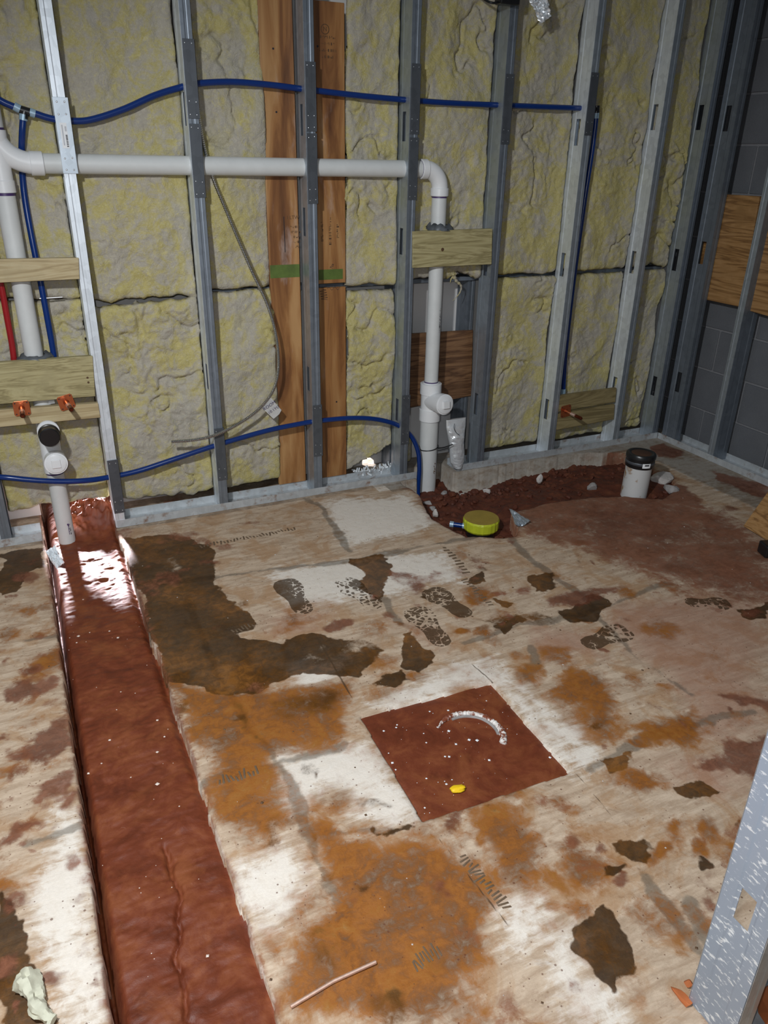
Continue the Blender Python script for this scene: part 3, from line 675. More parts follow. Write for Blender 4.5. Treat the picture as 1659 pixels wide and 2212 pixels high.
def stud(label, org, U, V, z0, z1, knock=(), web='galv', fl='galv_shaded', dep=DEP, flg=FLG, khh=0.05):
    t = thing('steel_stud', label, 'stud', (org[0], org[1], z0), group='steel wall studs')
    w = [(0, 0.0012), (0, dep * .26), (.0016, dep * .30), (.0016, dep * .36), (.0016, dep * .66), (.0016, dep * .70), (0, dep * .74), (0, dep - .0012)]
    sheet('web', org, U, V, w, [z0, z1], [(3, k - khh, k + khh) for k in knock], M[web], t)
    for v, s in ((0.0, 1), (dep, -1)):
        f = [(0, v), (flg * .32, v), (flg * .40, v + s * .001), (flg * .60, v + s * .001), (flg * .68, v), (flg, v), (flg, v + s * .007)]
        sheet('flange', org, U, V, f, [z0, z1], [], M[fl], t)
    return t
S16 = 0.4064
SX = [-0.406, -0.004, 0.404, 0.815, 1.222, 1.626, 2.030, 2.434]        # right edge of each stud
def zk(px, py, i): return float(W(px, py, 0.05)[2])
LAB = ['galvanised wall stud at the far left edge by the lower blue pipe', 'bright white-faced stud nearest the trench, with a bar-code sticker plate',
       'dark-faced stud that the hanging armoured cable loops past', 'stud standing between the two brown plywood strips', 'stud just left of the white pipe with the square-capped cleanout',
       'stud just right of the foil sleeve and the cleanout pipe', 'bright stud where the upper blue pipe ends', 'bright stud at the right end of the low copper stub blocking']
KN = [[], [0.55, 1.2], [0.55, 1.46], [0.5, 1.1, 1.44], [0.32, 1.02, 1.43], [0.30, 0.92], [float(W(1232, 570, .06)[2]), float(W(1193, 880, .06)[2]), 1.43], [float(W(1440, 255, .06)[2]), float(W(1380, 565, .06)[2]), float(W(1340, 832, .06)[2])]]
STUDS = []
for i, x in enumerate(SX):
    br = i in (6, 7)
    STUDS.append(stud(LAB[i], (x - FLG, 0, 0), (1, 0, 0), (0, 1, 0), 0.002, 2.45, KN[i], 'galv_lit' if (br or i == 1 or i == 2) else 'galv', 'galv_lit' if i == 1 else ('galv' if br else 'galv_shaded')))
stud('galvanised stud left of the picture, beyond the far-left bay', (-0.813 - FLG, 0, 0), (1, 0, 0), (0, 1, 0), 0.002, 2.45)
stud('last back-wall stud in the corner, with dark slots in its ribbed web', (2.662, 0, 0), (1, 0, 0), (0, 1, 0), 0.002, 2.45, [float(W(1525, 255, .06)[2]), float(W(1470, 560, .06)[2]), float(W(1425, 830, .06)[2])], 'galv', 'galv_shaded')
stud('flat-turned corner stud against the block wall, ribbed face to the room', (2.704, -0.118, 0), (1, 0, 0), (0, 1, 0), 0.002, 2.45, [1.50, .94, .32], 'galv_shaded', 'galv_shaded')
stud('block-wall stud between the two orange plywood panels', (2.704, -0.372, 0), (0, 1, 0), (1, 0, 0), 0.002, 2.45, [], 'galv_shaded', 'galv')
stud('block-wall stud at the right picture edge above the plywood offcut', (2.704, -0.735, 0), (0, 1, 0), (1, 0, 0), 0.002, 2.45, [], 'galv_shaded', 'galv')
stud('block-wall stud beyond the right picture edge', (2.704, -1.14, 0), (0, 1, 0), (1, 0, 0), 0.002, 2.45, [], 'galv_shaded', 'galv')
fgs = stud('big spangled stud of the doorway close to the camera, with a slot', (0.626, -2.40, 0), (1, 0, 0), (0, 1, 0), 0.002, 2.3, [0.286, 0.9], 'spangle', 'galv', khh=.034)
def rear_stud(x, label): return stud(label, (x, 0.145, 0), (1, 0, 0), (0, 1, 0), 0.002, 2.4, [], 'galv_shaded', 'galv_shaded', dep=.09)
rear_stud(float(W(1000, 800, .145)[0]), 'rear-row stud seen through the gap behind the foil sleeve')
rear_stud(float(W(842, 985, .145)[0]), 'rear-row stud seen in the torn gap beside the white fluff')

def track(label, a, b, depth_dir, h=0.032):
    """U channel on the floor from a to b, depth_dir points into the wall"""
    a = Vector(a); b = Vector(b); dd = Vector(depth_dir) * 0.0945; t = thing('floor_track', label, 'track', a, group='floor tracks')
    def slab_(name, p, q, e0, z0, z1, th):
        e = e0.normalized() * th
        MB().add([p + Vector((0, 0, z0)), q + Vector((0, 0, z0)), q + e + Vector((0, 0, z0)), p + e + Vector((0, 0, z0)), p + Vector((0, 0, z1)), q + Vector((0, 0, z1)), q + e + Vector((0, 0, z1)), p + e + Vector((0, 0, z1))],
                 [(0, 3, 2, 1), (4, 5, 6, 7), (0, 1, 5, 4), (1, 2, 6, 5), (2, 3, 7, 6), (3, 0, 4, 7)]).obj(name, M['galv_track'], t)
    o = Vector(depth_dir) * -0.0016
    slab_('bed', a + o, b + o, dd, 0.0006, 0.0018, dd.length + .0032)
    slab_('leg', a + o, b + o, dd, 0.0018, h, 0.0012); slab_('leg', a + dd, b + dd, dd, 0.0018, h, 0.0012)
    return t
track('short track piece left of the trench under the far-left stud', (-1.0, 0, 0), (TRX0 - .008, 0, 0), (0, 1, 0))
track('long floor track of the back wall from the trench to the cleanout pipe', (TRX1 + .006, 0, 0), (1.272, 0, 0), (0, 1, 0))
tr = track('floor track of the back wall from the foil sleeve to the corner', (1.485, 0, 0), (2.700, 0, 0), (0, 1, 0))
lettering('lettering', 'aTBB\u2014', 0.026, W(1075, 1008, -.0022) + np.array([0, -.0004, 0]), (1, 0, 0), (0.15, 0, 1), M['ink'], tr)
track('floor track along the foot of the block wall', (2.702, -3.1, 0), (2.702, -0.004, 0), (1, 0, 0))
track('floor track under the spangled doorway stud', (0.6275, -2.402, 0), (1.4, -2.402, 0), (0, 1, 0), h=.03)

def faint_print(name, org, right, up, length, size, mat, parent, seed=0):
    rg = random.Random(seed); r = Vector([float(x) for x in right]).normalized(); u = Vector([float(x) for x in up]); u = (u - r * u.dot(r)).normalized(); o = Vector([float(x) for x in org]); mb = MB(); t = -length / 2
    while t < length / 2:
        w = size * rg.choice((.14, .2, .4)); h0, h1 = rg.choice(((-.35, .35), (-.35, .35), (-.35, .0), (.0, .35), (-.08, .08)))
        mb.add([o + r * t + u * h0 * size, o + r * (t + w) + u * h0 * size, o + r * (t + w) + u * h1 * size, o + r * t + u * h1 * size], [(0, 1, 2, 3)]); t += w + size * rg.choice((.15, .2, .45))
    return mb.obj(name, M[mat], parent)
# protector plates screwed to the stud faces
def plate(i, pa, pb, mat='plate', w=0.038, n=3, sticker=False):
    za = float(W(*pa)[2]); zb = float(W(*pb)[2]); x = SX[i] - FLG / 2 + 0.002
    p = MB().box((x - w / 2, -0.0034, zb), (x + w / 2, -0.0014, za)).box((x + w / 2 - .001, -0.0034, zb), (x + w / 2 + .0008, 0.010, za)).obj('nail_plate', M[mat], STUDS[i], bevel=.0006)
    rows = [za - .012, za - .045, zb + .045, zb + .012] if sticker else ([za - .012, zb + .05, zb + .012] if za - zb > .18 else [za - .012, zb + .012])
    q = 1.0 if sticker else .55
    for z in rows:
        for sx in (-.011, .011):
            s = MB().lathe([(0, .0028 * q), (.0012, .0028 * q), (.002 * (.5 + .5 * q), .0012 * q)], (x + sx, -.0034, z + random.uniform(-.002, .002)), (0, -1, 0), 10).obj('screw', M['screw'], None); s.parent = p
    return p, x, za, zb
p1, x1, za, zb = plate(1, (133, 210), (150, 375), 'galv', .045, sticker=True)
zc = float(W(145, 293)[2])
def sub(o, p): o.parent = p; return o
sub(MB().box((x1 - .012, -.0042, zc - .036), (x1 + .008, -.0036, zc + .036)).obj('sticker', M['paper'], label='white bar-code sticker'), p1)
mb = MB(); z = zc - .032
while z < zc + .004:
    h = random.choice((.0012, .002, .003)); mb.box((x1 + .001, -.0047, z), (x1 + .0065, -.0043, z + h)); z += h + random.choice((.0012, .002))
sub(mb.obj('bar_code', M['ink']), p1)
sub(MB().box((x1 - .008, -.0047, zc - .028), (x1 - .004, -.0043, zc + .03)).box((x1 + .001, -.0047, zc + .012), (x1 + .006, -.0043, zc + .026)).obj('small_print', m_plain('grey_print', (.5, .51, .54), .6)), p1)
plate(1, (244, 993), (256, 1108))
plate(2, (398, 83), (408, 256)); plate(2, (410, 267), (424, 427)); plate(2, (478, 924), (486, 1036))
plate(3, (668, 133), (672, 284)); plate(3, (672, 288), (678, 440)); plate(3, (684, 875), (688, 985))
plate(4, (896, 137), (893, 290)); plate(4, (892, 297), (889, 432)); plate(4, (873, 854), (870, 960))
plate(5, (1104, 160), (1094, 312)); plate(6, (1290, 157), (1279, 293))

# ------------------------------------------------------------------ insulation
BATTS = 0
def batt(label, x0, x1, z0, z1, seed, cut=None, y=0.082, ragged=0.012):
    x0 -= .004; x1 += .003
    nx = int((x1 - x0) / .006) + 2; nz = int((z1 - z0) / .006) + 2
    X, Z = np.meshgrid(np.linspace(x0, x1, nx), np.linspace(z0, z1, nz)); s = seed * 13 + 100
    fx = X + fbm(X, Z, 6, 3, s + 5) * .05; fz = Z * .8 + fbm(X, Z, 6, 3, s + 6) * .06
    lump = fbm(fx, fz, 4.2, 3, s) * .024; mid = fbm(fx, fz * .8, 13, 4, s + 2, .55) * .011
    cre = np.abs(fbm(fx * .9, fz * 1.2, 6.5, 3, s + 1)); cm = sstep(-.05, .30, fbm(X, Z, 4, 2, s + 4))
    fine = np.abs(fbm(fx + .5 * fz, fz - .4 * fx, 42, 3, s + 7)) * (.3 + cm)
    h = lump + .012 + mid - np.clip(.055 - cre, 0, 1) * .34 * cm + fine * .009 + fbm(X, Z, 70, 3, s + 3) * .0028
    ex = np.minimum(X - x0, x1 - X); ez = np.minimum(Z - z0, z1 - Z)
    h -= .010 * np.exp(-ex / .005) + .022 * np.exp(-ez / .007)
    Y = y - h + .012
    lo = z0 + fbm(X, X * 0, 14, 4, s + 8) * ragged; up = z1 + fbm(X, X * 0, 14, 4, s + 9) * ragged * .6
    t = (Z - z0) / (z1 - z0); Z2 = lo + (up - lo) * t; X2 = X + fbm(X * 0 + x0, Z, 18, 3, s + 10) * .003
    keep = None
    if cut is not None: keep = cut(X2, Z2)[:-1, :-1]
    o = grid('insulation_batt', X2, Y, Z2, keep, M['insul'], flip=False, label=label, cat='insulation', group='fiberglass batts')
    sm = o.modifiers.new('solid', 'SOLIDIFY'); sm.thickness = .045; sm.offset = -1
    return o
SE = 0.862
batt('upper batt beyond the left edge of the picture', -.808, -.444, SE, 2.44, 1); batt('lower batt beyond the left edge of the picture', -.808, -.444, .05, SE - .004, 2)
batt('upper yellow batt behind the blue tee fitting', -.400, -.044, SE, 2.44, 3)
batt('lower yellow batt behind the two copper stubs and black-capped pipe', -.400, -.044, .095, SE - .004, 4)
batt('upper grey-streaked batt in the first bay right of the trench', .003, .364, SE - .02, 2.44, 5, ragged=.03)
batt('lower batt in the first bay right of the trench', .003, .364, .062, SE - .026, 6, ragged=.03)
batt('upper batt behind the hanging armoured cable', .410, .655, SE, 2.44, 7); batt('lower batt behind the foil tag of the cable', .410, .655, .06, SE - .006, 8)
batt('upper narrow batt right of the stamped plywood strip', .972, 1.182, SE - .012, 2.44, 9)
gx0, gz0 = W(748, 1028, .085)[[0, 2]]; gx1, gz1 = W(888, 935, .085)[[0, 2]]
def cutf(X, Z): return Z > gz0 + .012 + (X - gx0) * (gz1 - gz0) / (gx1 - gx0) * 1.05 + fbm(X, Z, 25, 3, 5) * .012
batt('lower narrow batt with its bottom corner torn away', .972, 1.182, .045, SE - .032, 10, cutf)
batt('upper batt behind the elbow of the white vent pipe', 1.228, 1.585, SE + .005, 2.44, 11, ragged=.03)
batt('upper batt right of the cleanout pipe bay', 1.632, 1.989, SE, 2.44, 12); batt('lower batt right of the foil sleeve bay', 1.632, 1.989, .045, SE - .012, 13)
batt('upper batt left of the last two bright studs', 2.036, 2.393, SE, 2.44, 14); batt('lower batt behind the low copper stub blocking', 2.036, 2.393, .045, SE - .014, 15)
batt('upper corner batt with a ragged right edge', 2.440, 2.655, SE, 2.44, 16, ragged=.02); batt('lower corner batt beside the last back-wall stud', 2.440, 2.655, .045, SE - .014, 17)
batt('insulation tuft left beside the blue pipe at the footing', 1.228, 1.30, .03, .15, 18, y=.11)

# ------------------------------------------------------------------ brown plywood strips and blocking
def wboard(name, label, x0, x1, z0, z1, y0, y1, mat, cat='board', group=None):
    t = thing(name, label, cat, (x0, y0, z0), group); MB().box((x0, y0, z0), (x1, y1, z1)).obj('plank', M[mat], t, bevel=.0015); return t
yb = .086
xl0, xl1 = float(W(588, 700, yb)[0]), float(W(651, 700, yb)[0]); xr0, xr1 = float(W(690, 700, yb)[0]), float(W(747, 700, yb)[0])
bl = wboard('plywood_strip', 'tall brown plywood strip left of the middle stud, green band across', xl0, xl1, .035, 2.44, yb, yb + .018, 'ply', group='brown plywood strips')
bu = wboard('plywood_strip', 'upper brown plywood strip right of the middle stud, stamped', xr0, xr1, float(W(715, 612, yb)[2]), float(W(712, 3, yb)[2]), yb, yb + .018, 'ply', group='brown plywood strips')
bd = wboard('plywood_strip', 'lower brown plywood strip right of the middle stud, scribbled', xr0, xr1, .035, float(W(715, 621, yb)[2]), yb, yb + .018, 'ply', group='brown plywood strips')
def strip(px0, py0, px1, py1, y): a = W(px0, py0, y); b = W(px1, py1, y); return a, b
g0, g1 = W(610, 572, yb)[2], W(610, 600, yb)[2]
MB().box((xl0 + .001, yb - .0006, g1), (xl1 - .001, yb - .0001, g0)).obj('green_band', M['green'], bl)
g0, g1 = W(710, 582, yb)[2], W(710, 604, yb)[2]
MB().box((xr0 + .001, yb - .0006, g1), (xr1 - .012, yb - .0001, g0)).obj('green_band', M['green'], bu)
def stamp(parent, lines, cx, cz, size, dz, mat='brownink'):
    for k, s in enumerate(lines): lettering('stamp', s, size, (cx, yb - .0007, cz - k * dz), (1, 0, 0), (0, 0, 1), M[mat], parent)
c = W(633, 470, yb); stamp(bl, ['I LTW'], c[0], c[2], .018, .02)
c = W(637, 490, yb); [faint_print('stamp', (c[0] + .008, yb - .0007, c[2] - k * .018), (1, 0, 0), (0, 0, 1), (.05, .05, .03, .035, .015)[k], .012, 'brownink', bl, k) for k in range(5)]
a, b = W(613, 468, yb), W(618, 545, yb); MB().box((a[0] - .0012, yb - .0007, b[2]), (a[0] + .0012, yb - .0001, a[2])).obj('pencil_line', M['ink'], bl)
c = W(702, 63, yb)
MB().lathe([(0, .016), (.0006, .016), (.0006, .0135), (0, .0135)], (c[0], yb - .0008, c[2]), (0, 1, 0), 24, cap=False).obj('stamp_ring', M['brownink'], bu)
c = W(702, 63, yb); stamp(bu, ['N'], c[0], c[2], .02, .02)
c = W(705, 80, yb); [faint_print('stamp', (c[0] + .006, yb - .0007, c[2] - k * .020), (1, 0, 0), (0, 0, 1), (.06, .05, .065, .045)[k], .012, 'brownink', bu, 10 + k) for k in range(4)]
c = W(714, 500, yb)
for dx, s in ((-.035, .07), (-.002, .10), (.03, .05)): faint_print('stamp', (c[0] + dx, yb - .0007, c[2]), (0, 0, -1), (1, 0, 0), s, .014, 'brownink', bu, int(s * 1000))
c = W(717, 575, yb); lettering('stamp', '7ta', .016, (c[0], yb - .0007, c[2]), (.35, 0, 1), (-1, 0, .35), M['ink'], bu)
c = W(697, 632, yb)
sc = [(c[0] + .014 * math.sin(t * 2.9) + .003 * t * .3, yb - .0006, c[2] + .012 - .0045 * t) for t in np.linspace(0, 9, 60)]; MB().tube(sc, .0007, 5).obj('scribble', M['ink'], bd)
sc = [(c[0] + .02 + .008 * t, yb - .0006, c[2] + .014 + .006 * math.sin(t * 2)) for t in np.linspace(0, 7, 50)]; MB().tube(sc, .0006, 5).obj('scribble', M['ink'], bd)
for px, py in ((597, 242), (590, 105), (727, 868), (686, 100)):
    c = W(px, py, yb); par = bl if px < 660 else (bd if py > 620 else bu); MB().lathe([(0, .0035), (.0006, .0035)], (c[0], yb - .0007, c[2]), (0, 1, 0), 10).obj('nail_hole', M['ink'], par)

def pxboard(name, label, TL, TR, BR, BL_, y0, y1, mat, cat='wood block', group='wooden blocking', knots=()):
    q = [W(*p, y0) for p in (TL, TR, BR, BL_)]; t = thing(name, label, cat, (float(q[3][0]), y0, float(min(q[2][2], q[3][2]))), group)
    MB().prism([(p[0], p[2]) for p in q], 1, y0, y1).obj('plank', M[mat], t, bevel=.0015)
    for px, py, r in knots:
        c = W(px, py, y0); MB().lathe([(0, r), (.0006, r * .9)], (c[0], y0 - .0001, c[2]), (0, -1, 0), 14).obj('knot', M['brownink'], t)
    return t
YB0, YB1 = -.010, .013
xe = SX[1] - FLG - .002
def ext(p): return p
pxboard('wood_block', 'narrow pale wood block across the white stack, topmost at left', (-160, 563), (170, 557), (172, 603), (-160, 618), YB0, YB1, 'pine2')
lb = pxboard('wood_block', 'wide green-tinted wood block above the two copper stubs', (-180, 796), (200, 769), (206, 856), (-180, 888), YB0, YB1, 'pine', knots=[(189, 816, .004), (191, 826, .004)])
pxboard('wood_block', 'lower wood block holding the two copper stubs', (-180, 898), (212, 871), (217, 902), (-180, 940), YB0, YB1, 'pine2')
rb = pxboard('wood_block', 'olive-tinted wood block across the white vent pipe, one dark knot', (892, 500), (1064, 494), (1062, 571), (892, 579), YB0 + .002, YB1, 'pine', knots=[(956, 539, .007)])
pxboard('wood_block', 'upper of the two dark blocks near the corner, stained brown', (1208, 855), (1332, 838), (1329, 869), (1203, 890), .004, .022, 'pine_dark')
pxboard('wood_block', 'lower of the two dark blocks, carrying the copper stub', (1202, 895), (1328, 873), (1326, 906), (1198, 930), .004, .022, 'pine_dark')
yq = .150
pxboard('plywood_offcut', 'brown plywood offcut behind the lower white pipe', (870, 722), (1022, 713), (1018, 855), (870, 884), yq - .013, yq - .001, 'ply_dark', cat='board', group=None)
# rear board edge seen as the dark ledge between upper and lower batts
wboard('ledge_strip', 'thin grey ledge strip between upper and lower batts', .42, 2.655, SE - .022, SE - .004, .128, .20, 'galv_shaded', cat='strip')
# plywood panels on the block wall
def rpanel(label, pts, x0, x1):
    q = [P(*p, 0, x0) for p in pts]; t = thing('plywood_sheet', label, 'board', (x0, float(min(p[1] for p in q)), float(min(p[2] for p in q))), 'plywood panels on the block wall')
    MB().prism([(p[1], p[2]) for p in q], 0, x0, x1).obj('plank', M['ply_wall'], t, bevel=.0015)
    c = P(1555, 632, 0, x0)
    return t
rpanel('orange plywood panel beside the corner stud, with a round knot', [(1535, 418), (1641, 424), (1598, 663), (1491, 640)], 2.745, 2.760)
rpanel('orange plywood panel cut by the right picture edge', [(1648, 424), (1760, 430), (1760, 712), (1607, 668)], 2.745, 2.760)

# ------------------------------------------------------------------ white drain and vent piping
pv = thing('vent_piping', 'white plastic vent and drain piping crossing the back wall', 'pipe', (-.222, .046, -.05))
LX, LY, R2 = -.221, .046, .0305
HZ0, HZ1 = float(W(70, 353, LY)[2]), float(W(880, 365, LY)[2]); RX = float(W(948, 480, LY)[0]) - .003
def part(mb, name, mat, **kw): return mb.obj(name, M[mat], pv, smooth=True, **kw)
def socket(mb, c, axis, r, l): return mb.lathe([(0, r - .002), (.002, r), (l - .002, r), (l, r - .002)], c, axis, 36)
part(MB().cyl((LX, LY, HZ0 + .08), (LX, LY, 2.44), R2), 'pipe', 'pvc_grey')
part(MB().cyl((LX, LY, .46), (LX, LY, HZ0 - .05), R2), 'pipe', 'pvc_grey')
part(MB().cyl((LX, LY, -.12), (LX, LY, .27), R2), 'pipe', 'pvc_grey')
bend = [(LX + .112 - .112 * math.cos(t) if 0 else LX + .105 * (1 - math.cos(t)), LY, HZ0 + .085 - .085 * math.sin(t)) for t in np.linspace(.25, math.pi / 2, 14)]
tee = MB(); tee.lathe([(0, .035), (.034, .035), (.036, .0325), (.145, .0325), (.147, .035), (.178, .035)], (LX, LY, HZ0 - .085), (0, 0, 1), 36); tee.tube(bend + [(LX + .115, LY, HZ0)], .0325, 28)
socket(tee, (LX + .088, LY, HZ0), (1, 0, 0), .0365, .04); part(tee, 'tee', 'pvc')
part(MB().cyl((LX, LY, HZ0 + .0935), (LX, LY, HZ0 + .1), R2 + .0006).cyl((LX, LY, HZ0 - .094), (LX, LY, HZ0 - .0855), R2 + .0006), 'primer_ring', 'primer')
ex = RX - .085
part(MB().cyl((LX + .12, LY, HZ0), (ex, LY, HZ1), R2), 'pipe', 'pvc_grey', label='long horizontal vent pipe')
part(MB().cyl((ex - .006, LY, HZ1), (ex + .002, LY, HZ1), R2 + .0006), 'primer_ring', 'primer')
elb = MB(); EZ = HZ1 - .075
elb.tube([(RX - .075, LY, HZ1)] + [(RX - .07 + .07 * math.sin(t), LY, HZ1 - .07 + .07 * math.cos(t)) for t in np.linspace(0, math.pi / 2, 14)] + [(RX, LY, HZ1 - .08)], .0325, 30)
socket(elb, (RX - .09, LY, HZ1), (1, 0, 0), .0365, .028); socket(elb, (RX, LY, HZ1 - .098), (0, 0, 1), .0365, .030); part(elb, 'elbow', 'pvc')
part(MB().cyl((RX, LY, HZ1 - .104), (RX, LY, HZ1 - .098), R2 + .0006), 'primer_ring', 'primer')
ZC = float(W(930, 828, LY)[2])
part(MB().cyl((RX, LY, ZC - .01), (RX, LY, HZ1 - .09), R2), 'pipe', 'pvc_grey', label='long upright vent pipe below the elbow')
faint_print('print', (RX + .012, LY - .0305, float(W(938, 690, LY)[2])), (0, 0, -1), (1, .5, 0), .10, .010, 'ink', pv, 21)
R3 = .0415
cb = MB(); cb.lathe([(0, R3 + .006), (.05, R3 + .006), (.052, R3 + .001), (.12, R3 + .001), (.122, R3 + .006), (.168, R3 + .006), (.170, R3 + .003)], (RX, LY, ZC - .168), (0, 0, 1), 40)
ZP = float(W(943, 874, -.02)[2]); BR = .043
cb.lathe([(0, BR - .002), (.085, BR - .002), (.085, BR + .002), (.112, BR + .002)], (RX, LY, ZP), (0.10, -1, .10), 40); part(cb, 'cleanout_tee', 'pvc')
bdir = Vector((0.10, -1, .10)).normalized(); pc = Vector((RX, LY, ZP)) + bdir * .1122
plug = part(MB().lathe([(0, BR - .004), (.006, BR - .004), (.007, BR - .006)], pc, bdir, 40), 'cleanout_plug', 'pvc')
def sqlug(c, d, s, h):
    d = Vector(d).normalized(); r = Vector((1, 0, 0)); r = (r - d * r.dot(d)).normalized(); u = d.cross(r)
    vs = [Vector(c) + r * a * s + u * b * s + d * t for t, k in ((0, 1.06), (h, 1)) for a, b in ((-k, -k), (k, -k), (k, k), (-k, k))]
    return MB().add(vs, [(0, 1, 5, 4), (1, 2, 6, 5), (2, 3, 7, 6), (3, 0, 4, 7), (4, 5, 6, 7), (3, 2, 1, 0)])
def subp(o): o.parent = plug; return o
subp(sqlug(pc + bdir * .007, bdir, .0155, .010).obj('square_lug', M['pvc'], bevel=.001))
part(MB().lathe([(0, R2 + .006), (.006, R2 + .006), (.006, R2)], (RX, LY, ZC), (0, 0, 1), 36), 'bushing', 'pvc')
part(MB().cyl((RX, LY, ZC + .0055), (RX, LY, ZC + .010), R2 + .0008), 'primer_ring', 'primer')
part(MB().cyl((RX, LY, -.14), (RX, LY, ZC - .165), R3), 'pipe', 'pvc_grey', label='thick lower drain pipe rising from the red dirt')
faint_print('print', (RX + .014, LY - R3 + .0005, .03), (0, 0, 1), (-1, 0.4, 0), .05, .012, 'brownink', pv, 22)
part(MB().cyl((RX, LY, ZC - .1705), (RX, LY, ZC - .1675), R3 + .0008), 'primer_ring', 'primer')
# left stack fittings
ZB = float(W(106, 930, -.02)[2]); ZQ = float(W(122, 1003, -.035)[2])
st = MB(); st.lathe([(0, .0355), (.20, .0355), (.202, .034), (.24, .034)], (LX, LY, ZQ - .055), (0, 0, 1), 36)
st.lathe([(0, .034), (.062, .034), (.062, .037), (.072, .037)], (LX + .002, LY, ZB), (0, -1, 0), 36)
st.lathe([(0, .036), (.070, .036), (.070, .0395), (.088, .0395)], (LX + .008, LY, ZQ), (0, -1, .06), 36); part(st, 'sanitary_tee', 'pvc')
part(MB().cyl((LX + .002, -.026, ZB), (LX + .002, -.052, ZB - .003), .028), 'stub_pipe', 'pvc_grey')
part(MB().lathe([(0, .034), (.004, .0355), (.014, .0355), (.015, .0335), (.045, .0335), (.048, .030)], (LX + .002, -.045, ZB - .002), (0, -1, -.02), 36), 'rubber_cap', 'black', label='black rubber end cap on the left stack')
bd2 = Vector((0, -1, .06)).normalized(); pc = Vector((LX + .008, LY, ZQ)) + bd2 * .0882
plug = part(MB().lathe([(0, .034), (.004, .034), (.005, .032)], pc, bd2, 36), 'cleanout_plug', 'pvc'); subp(sqlug(pc + bd2 * .005, bd2, .0145, .005).obj('square_lug', M['pvc'], bevel=.0008))
part(MB().cyl((LX, LY, ZQ - .062), (LX, LY, ZQ - .0545), R2 + .0012), 'primer_ring', 'primer')
mz = float(W(152, 1140, .012)[2])
part(MB().lathe([(0, .004), (.0006, .004)], (LX + .012, LY - R2 + .0025, mz + .012), (.3, -1, 0), 12).box((LX + .011, LY - R2 + .0015, mz - .03), (LX + .013, LY - R2 + .0035, mz + .012)), 'primer_drip', 'primer')
faint_print('print', (LX + .016, LY - R2 + .004, .02), (0, 0, -1), (1, .4, 0), .04, .011, 'ink', pv, 23)
# tape wads packed round the pipes where they pass the blocking
def wad(label, c, w, h, seed, mat='duct', d=.05):
    rg = random.Random(seed); n = 26; vs = []; fs = []
    for k in range(n):
        a = 2 * math.pi * k / n
        for j, (rr, zz) in enumerate(((1.0, 0), (.97, .35), (.8, .9), (.55, .6))):
            q = 1 + rg.uniform(-.16, .16); vs.append((c[0] + math.cos(a) * w * rr * q, c[1] + math.sin(a) * d * rr * q, c[2] + h * zz * rg.uniform(.4, 1.3)))
    for k in range(n):
        for j in range(3): a, b = k * 4 + j, ((k + 1) % n) * 4 + j; fs.append((a, b, b + 1, a + 1))
    return raw('tape_wad', vs, fs, M[mat], pv, True, label=label)
c = W(70, 768, .02); wad('grey tape wad on the wide left block', (LX + .005, .036, c[2] - .012), .056, .018, 3, d=.044)
c = W(948, 492, .02); wad('dark tape wad on the right block', (RX + .002, .036, c[2] - .010), .056, .026, 4, d=.046)

# black zip tie on the lower drain pipe
zt = float(W(912, 976, .0)[2])
ring = [(RX + (R3 + .003) * math.cos(a), LY + (R3 + .003) * math.sin(a), zt + .006 * math.cos(a)) for a in np.linspace(-.35, 2 * math.pi - .6, 40)]
tail = [W(946, 968, .02), W(960, 966, -.02), W(978, 960, -.035)]
t = thing('cable_tie', 'thin black wire tie round the thick lower drain pipe', 'wire', (RX, LY, zt)); MB().tube(ring, .0022, 8).obj('loop', M['black'], t, True); MB().tube(spline(tail, 8), .0024, 8).obj('tail', M['black'], t, True); MB().tube(spline([W(946, 973, .02), W(958, 971, -.01), W(968, 968, -.025)], 8), .0018, 8).obj('tail', M['black'], t, True)

# ------------------------------------------------------------------ supply lines
RP = .0102
def run(px, y): return [W(x, yy, (y[k] if isinstance(y, (list, tuple)) else y)) for k, (x, yy) in enumerate(px)]
bt = thing('blue_supply_pipe', 'upper blue supply pipe running through the studs, with a black tee', 'pipe', W(60, 240, .045))
up = run([(-60, 190), (-20, 205), (10, 222), (45, 236), (75, 245), (110, 256), (150, 261), (195, 259), (265, 237), (335, 206), (400, 186), (430, 180), (500, 177), (580, 183), (660, 193), (780, 207), (880, 216), (980, 223), (1080, 227), (1180, 231), (1262, 234)], .046)
MB().tube(spline(up, 8), RP, 16).obj('pipe', M['blue'], bt, True)
tc = W(53, 240, .046)
MB().tube([W(42, 236, .046), W(65, 243, .046)], .0125, 16).tube([tc, W(51, 256, .046)], .0125, 16).obj('tee_fitting', M['black'], bt, True)
for a, b in (((30, 229), (43, 236)), ((64, 242), (76, 246)), ((51, 247), (50, 260))): MB().tube([W(*a, .046), W(*b, .046)], .0128, 18).obj('crimp_ring', M['ring'], bt, True)
dn = run([(50, 258), (48, 290), (47, 330), (48, 370), (54, 430), (68, 510), (84, 590), (101, 680), (116, 765), (118, 790)], [.046, .05, .07, .085, .085, .07, .06, .05, .045, .042])
MB().tube(spline(dn, 8), RP, 16).obj('drop_pipe', M['blue'], bt, True)
for px, py in ((657, 195), (880, 216), (1080, 228), (1264, 236)):
    c = W(px, py, .046); MB().lathe([(0, .014), (.004, .0165), (.008, .0165)], c, (1, 0, 0), 20).obj('grommet', M['foam'], bt, True)
rd = thing('blue_drop_pipe', 'blue drop pipe behind the bright stud near the corner', 'pipe', W(1217, 846, .06))
dr_ = run([(1288, 240), (1287, 262), (1280, 320), (1271, 380), (1262, 440), (1240, 600), (1224, 740), (1219, 800), (1217, 846)], .058); MB().tube(spline(dr_, 8), RP, 16).obj('pipe', M['blue'], rd, True)
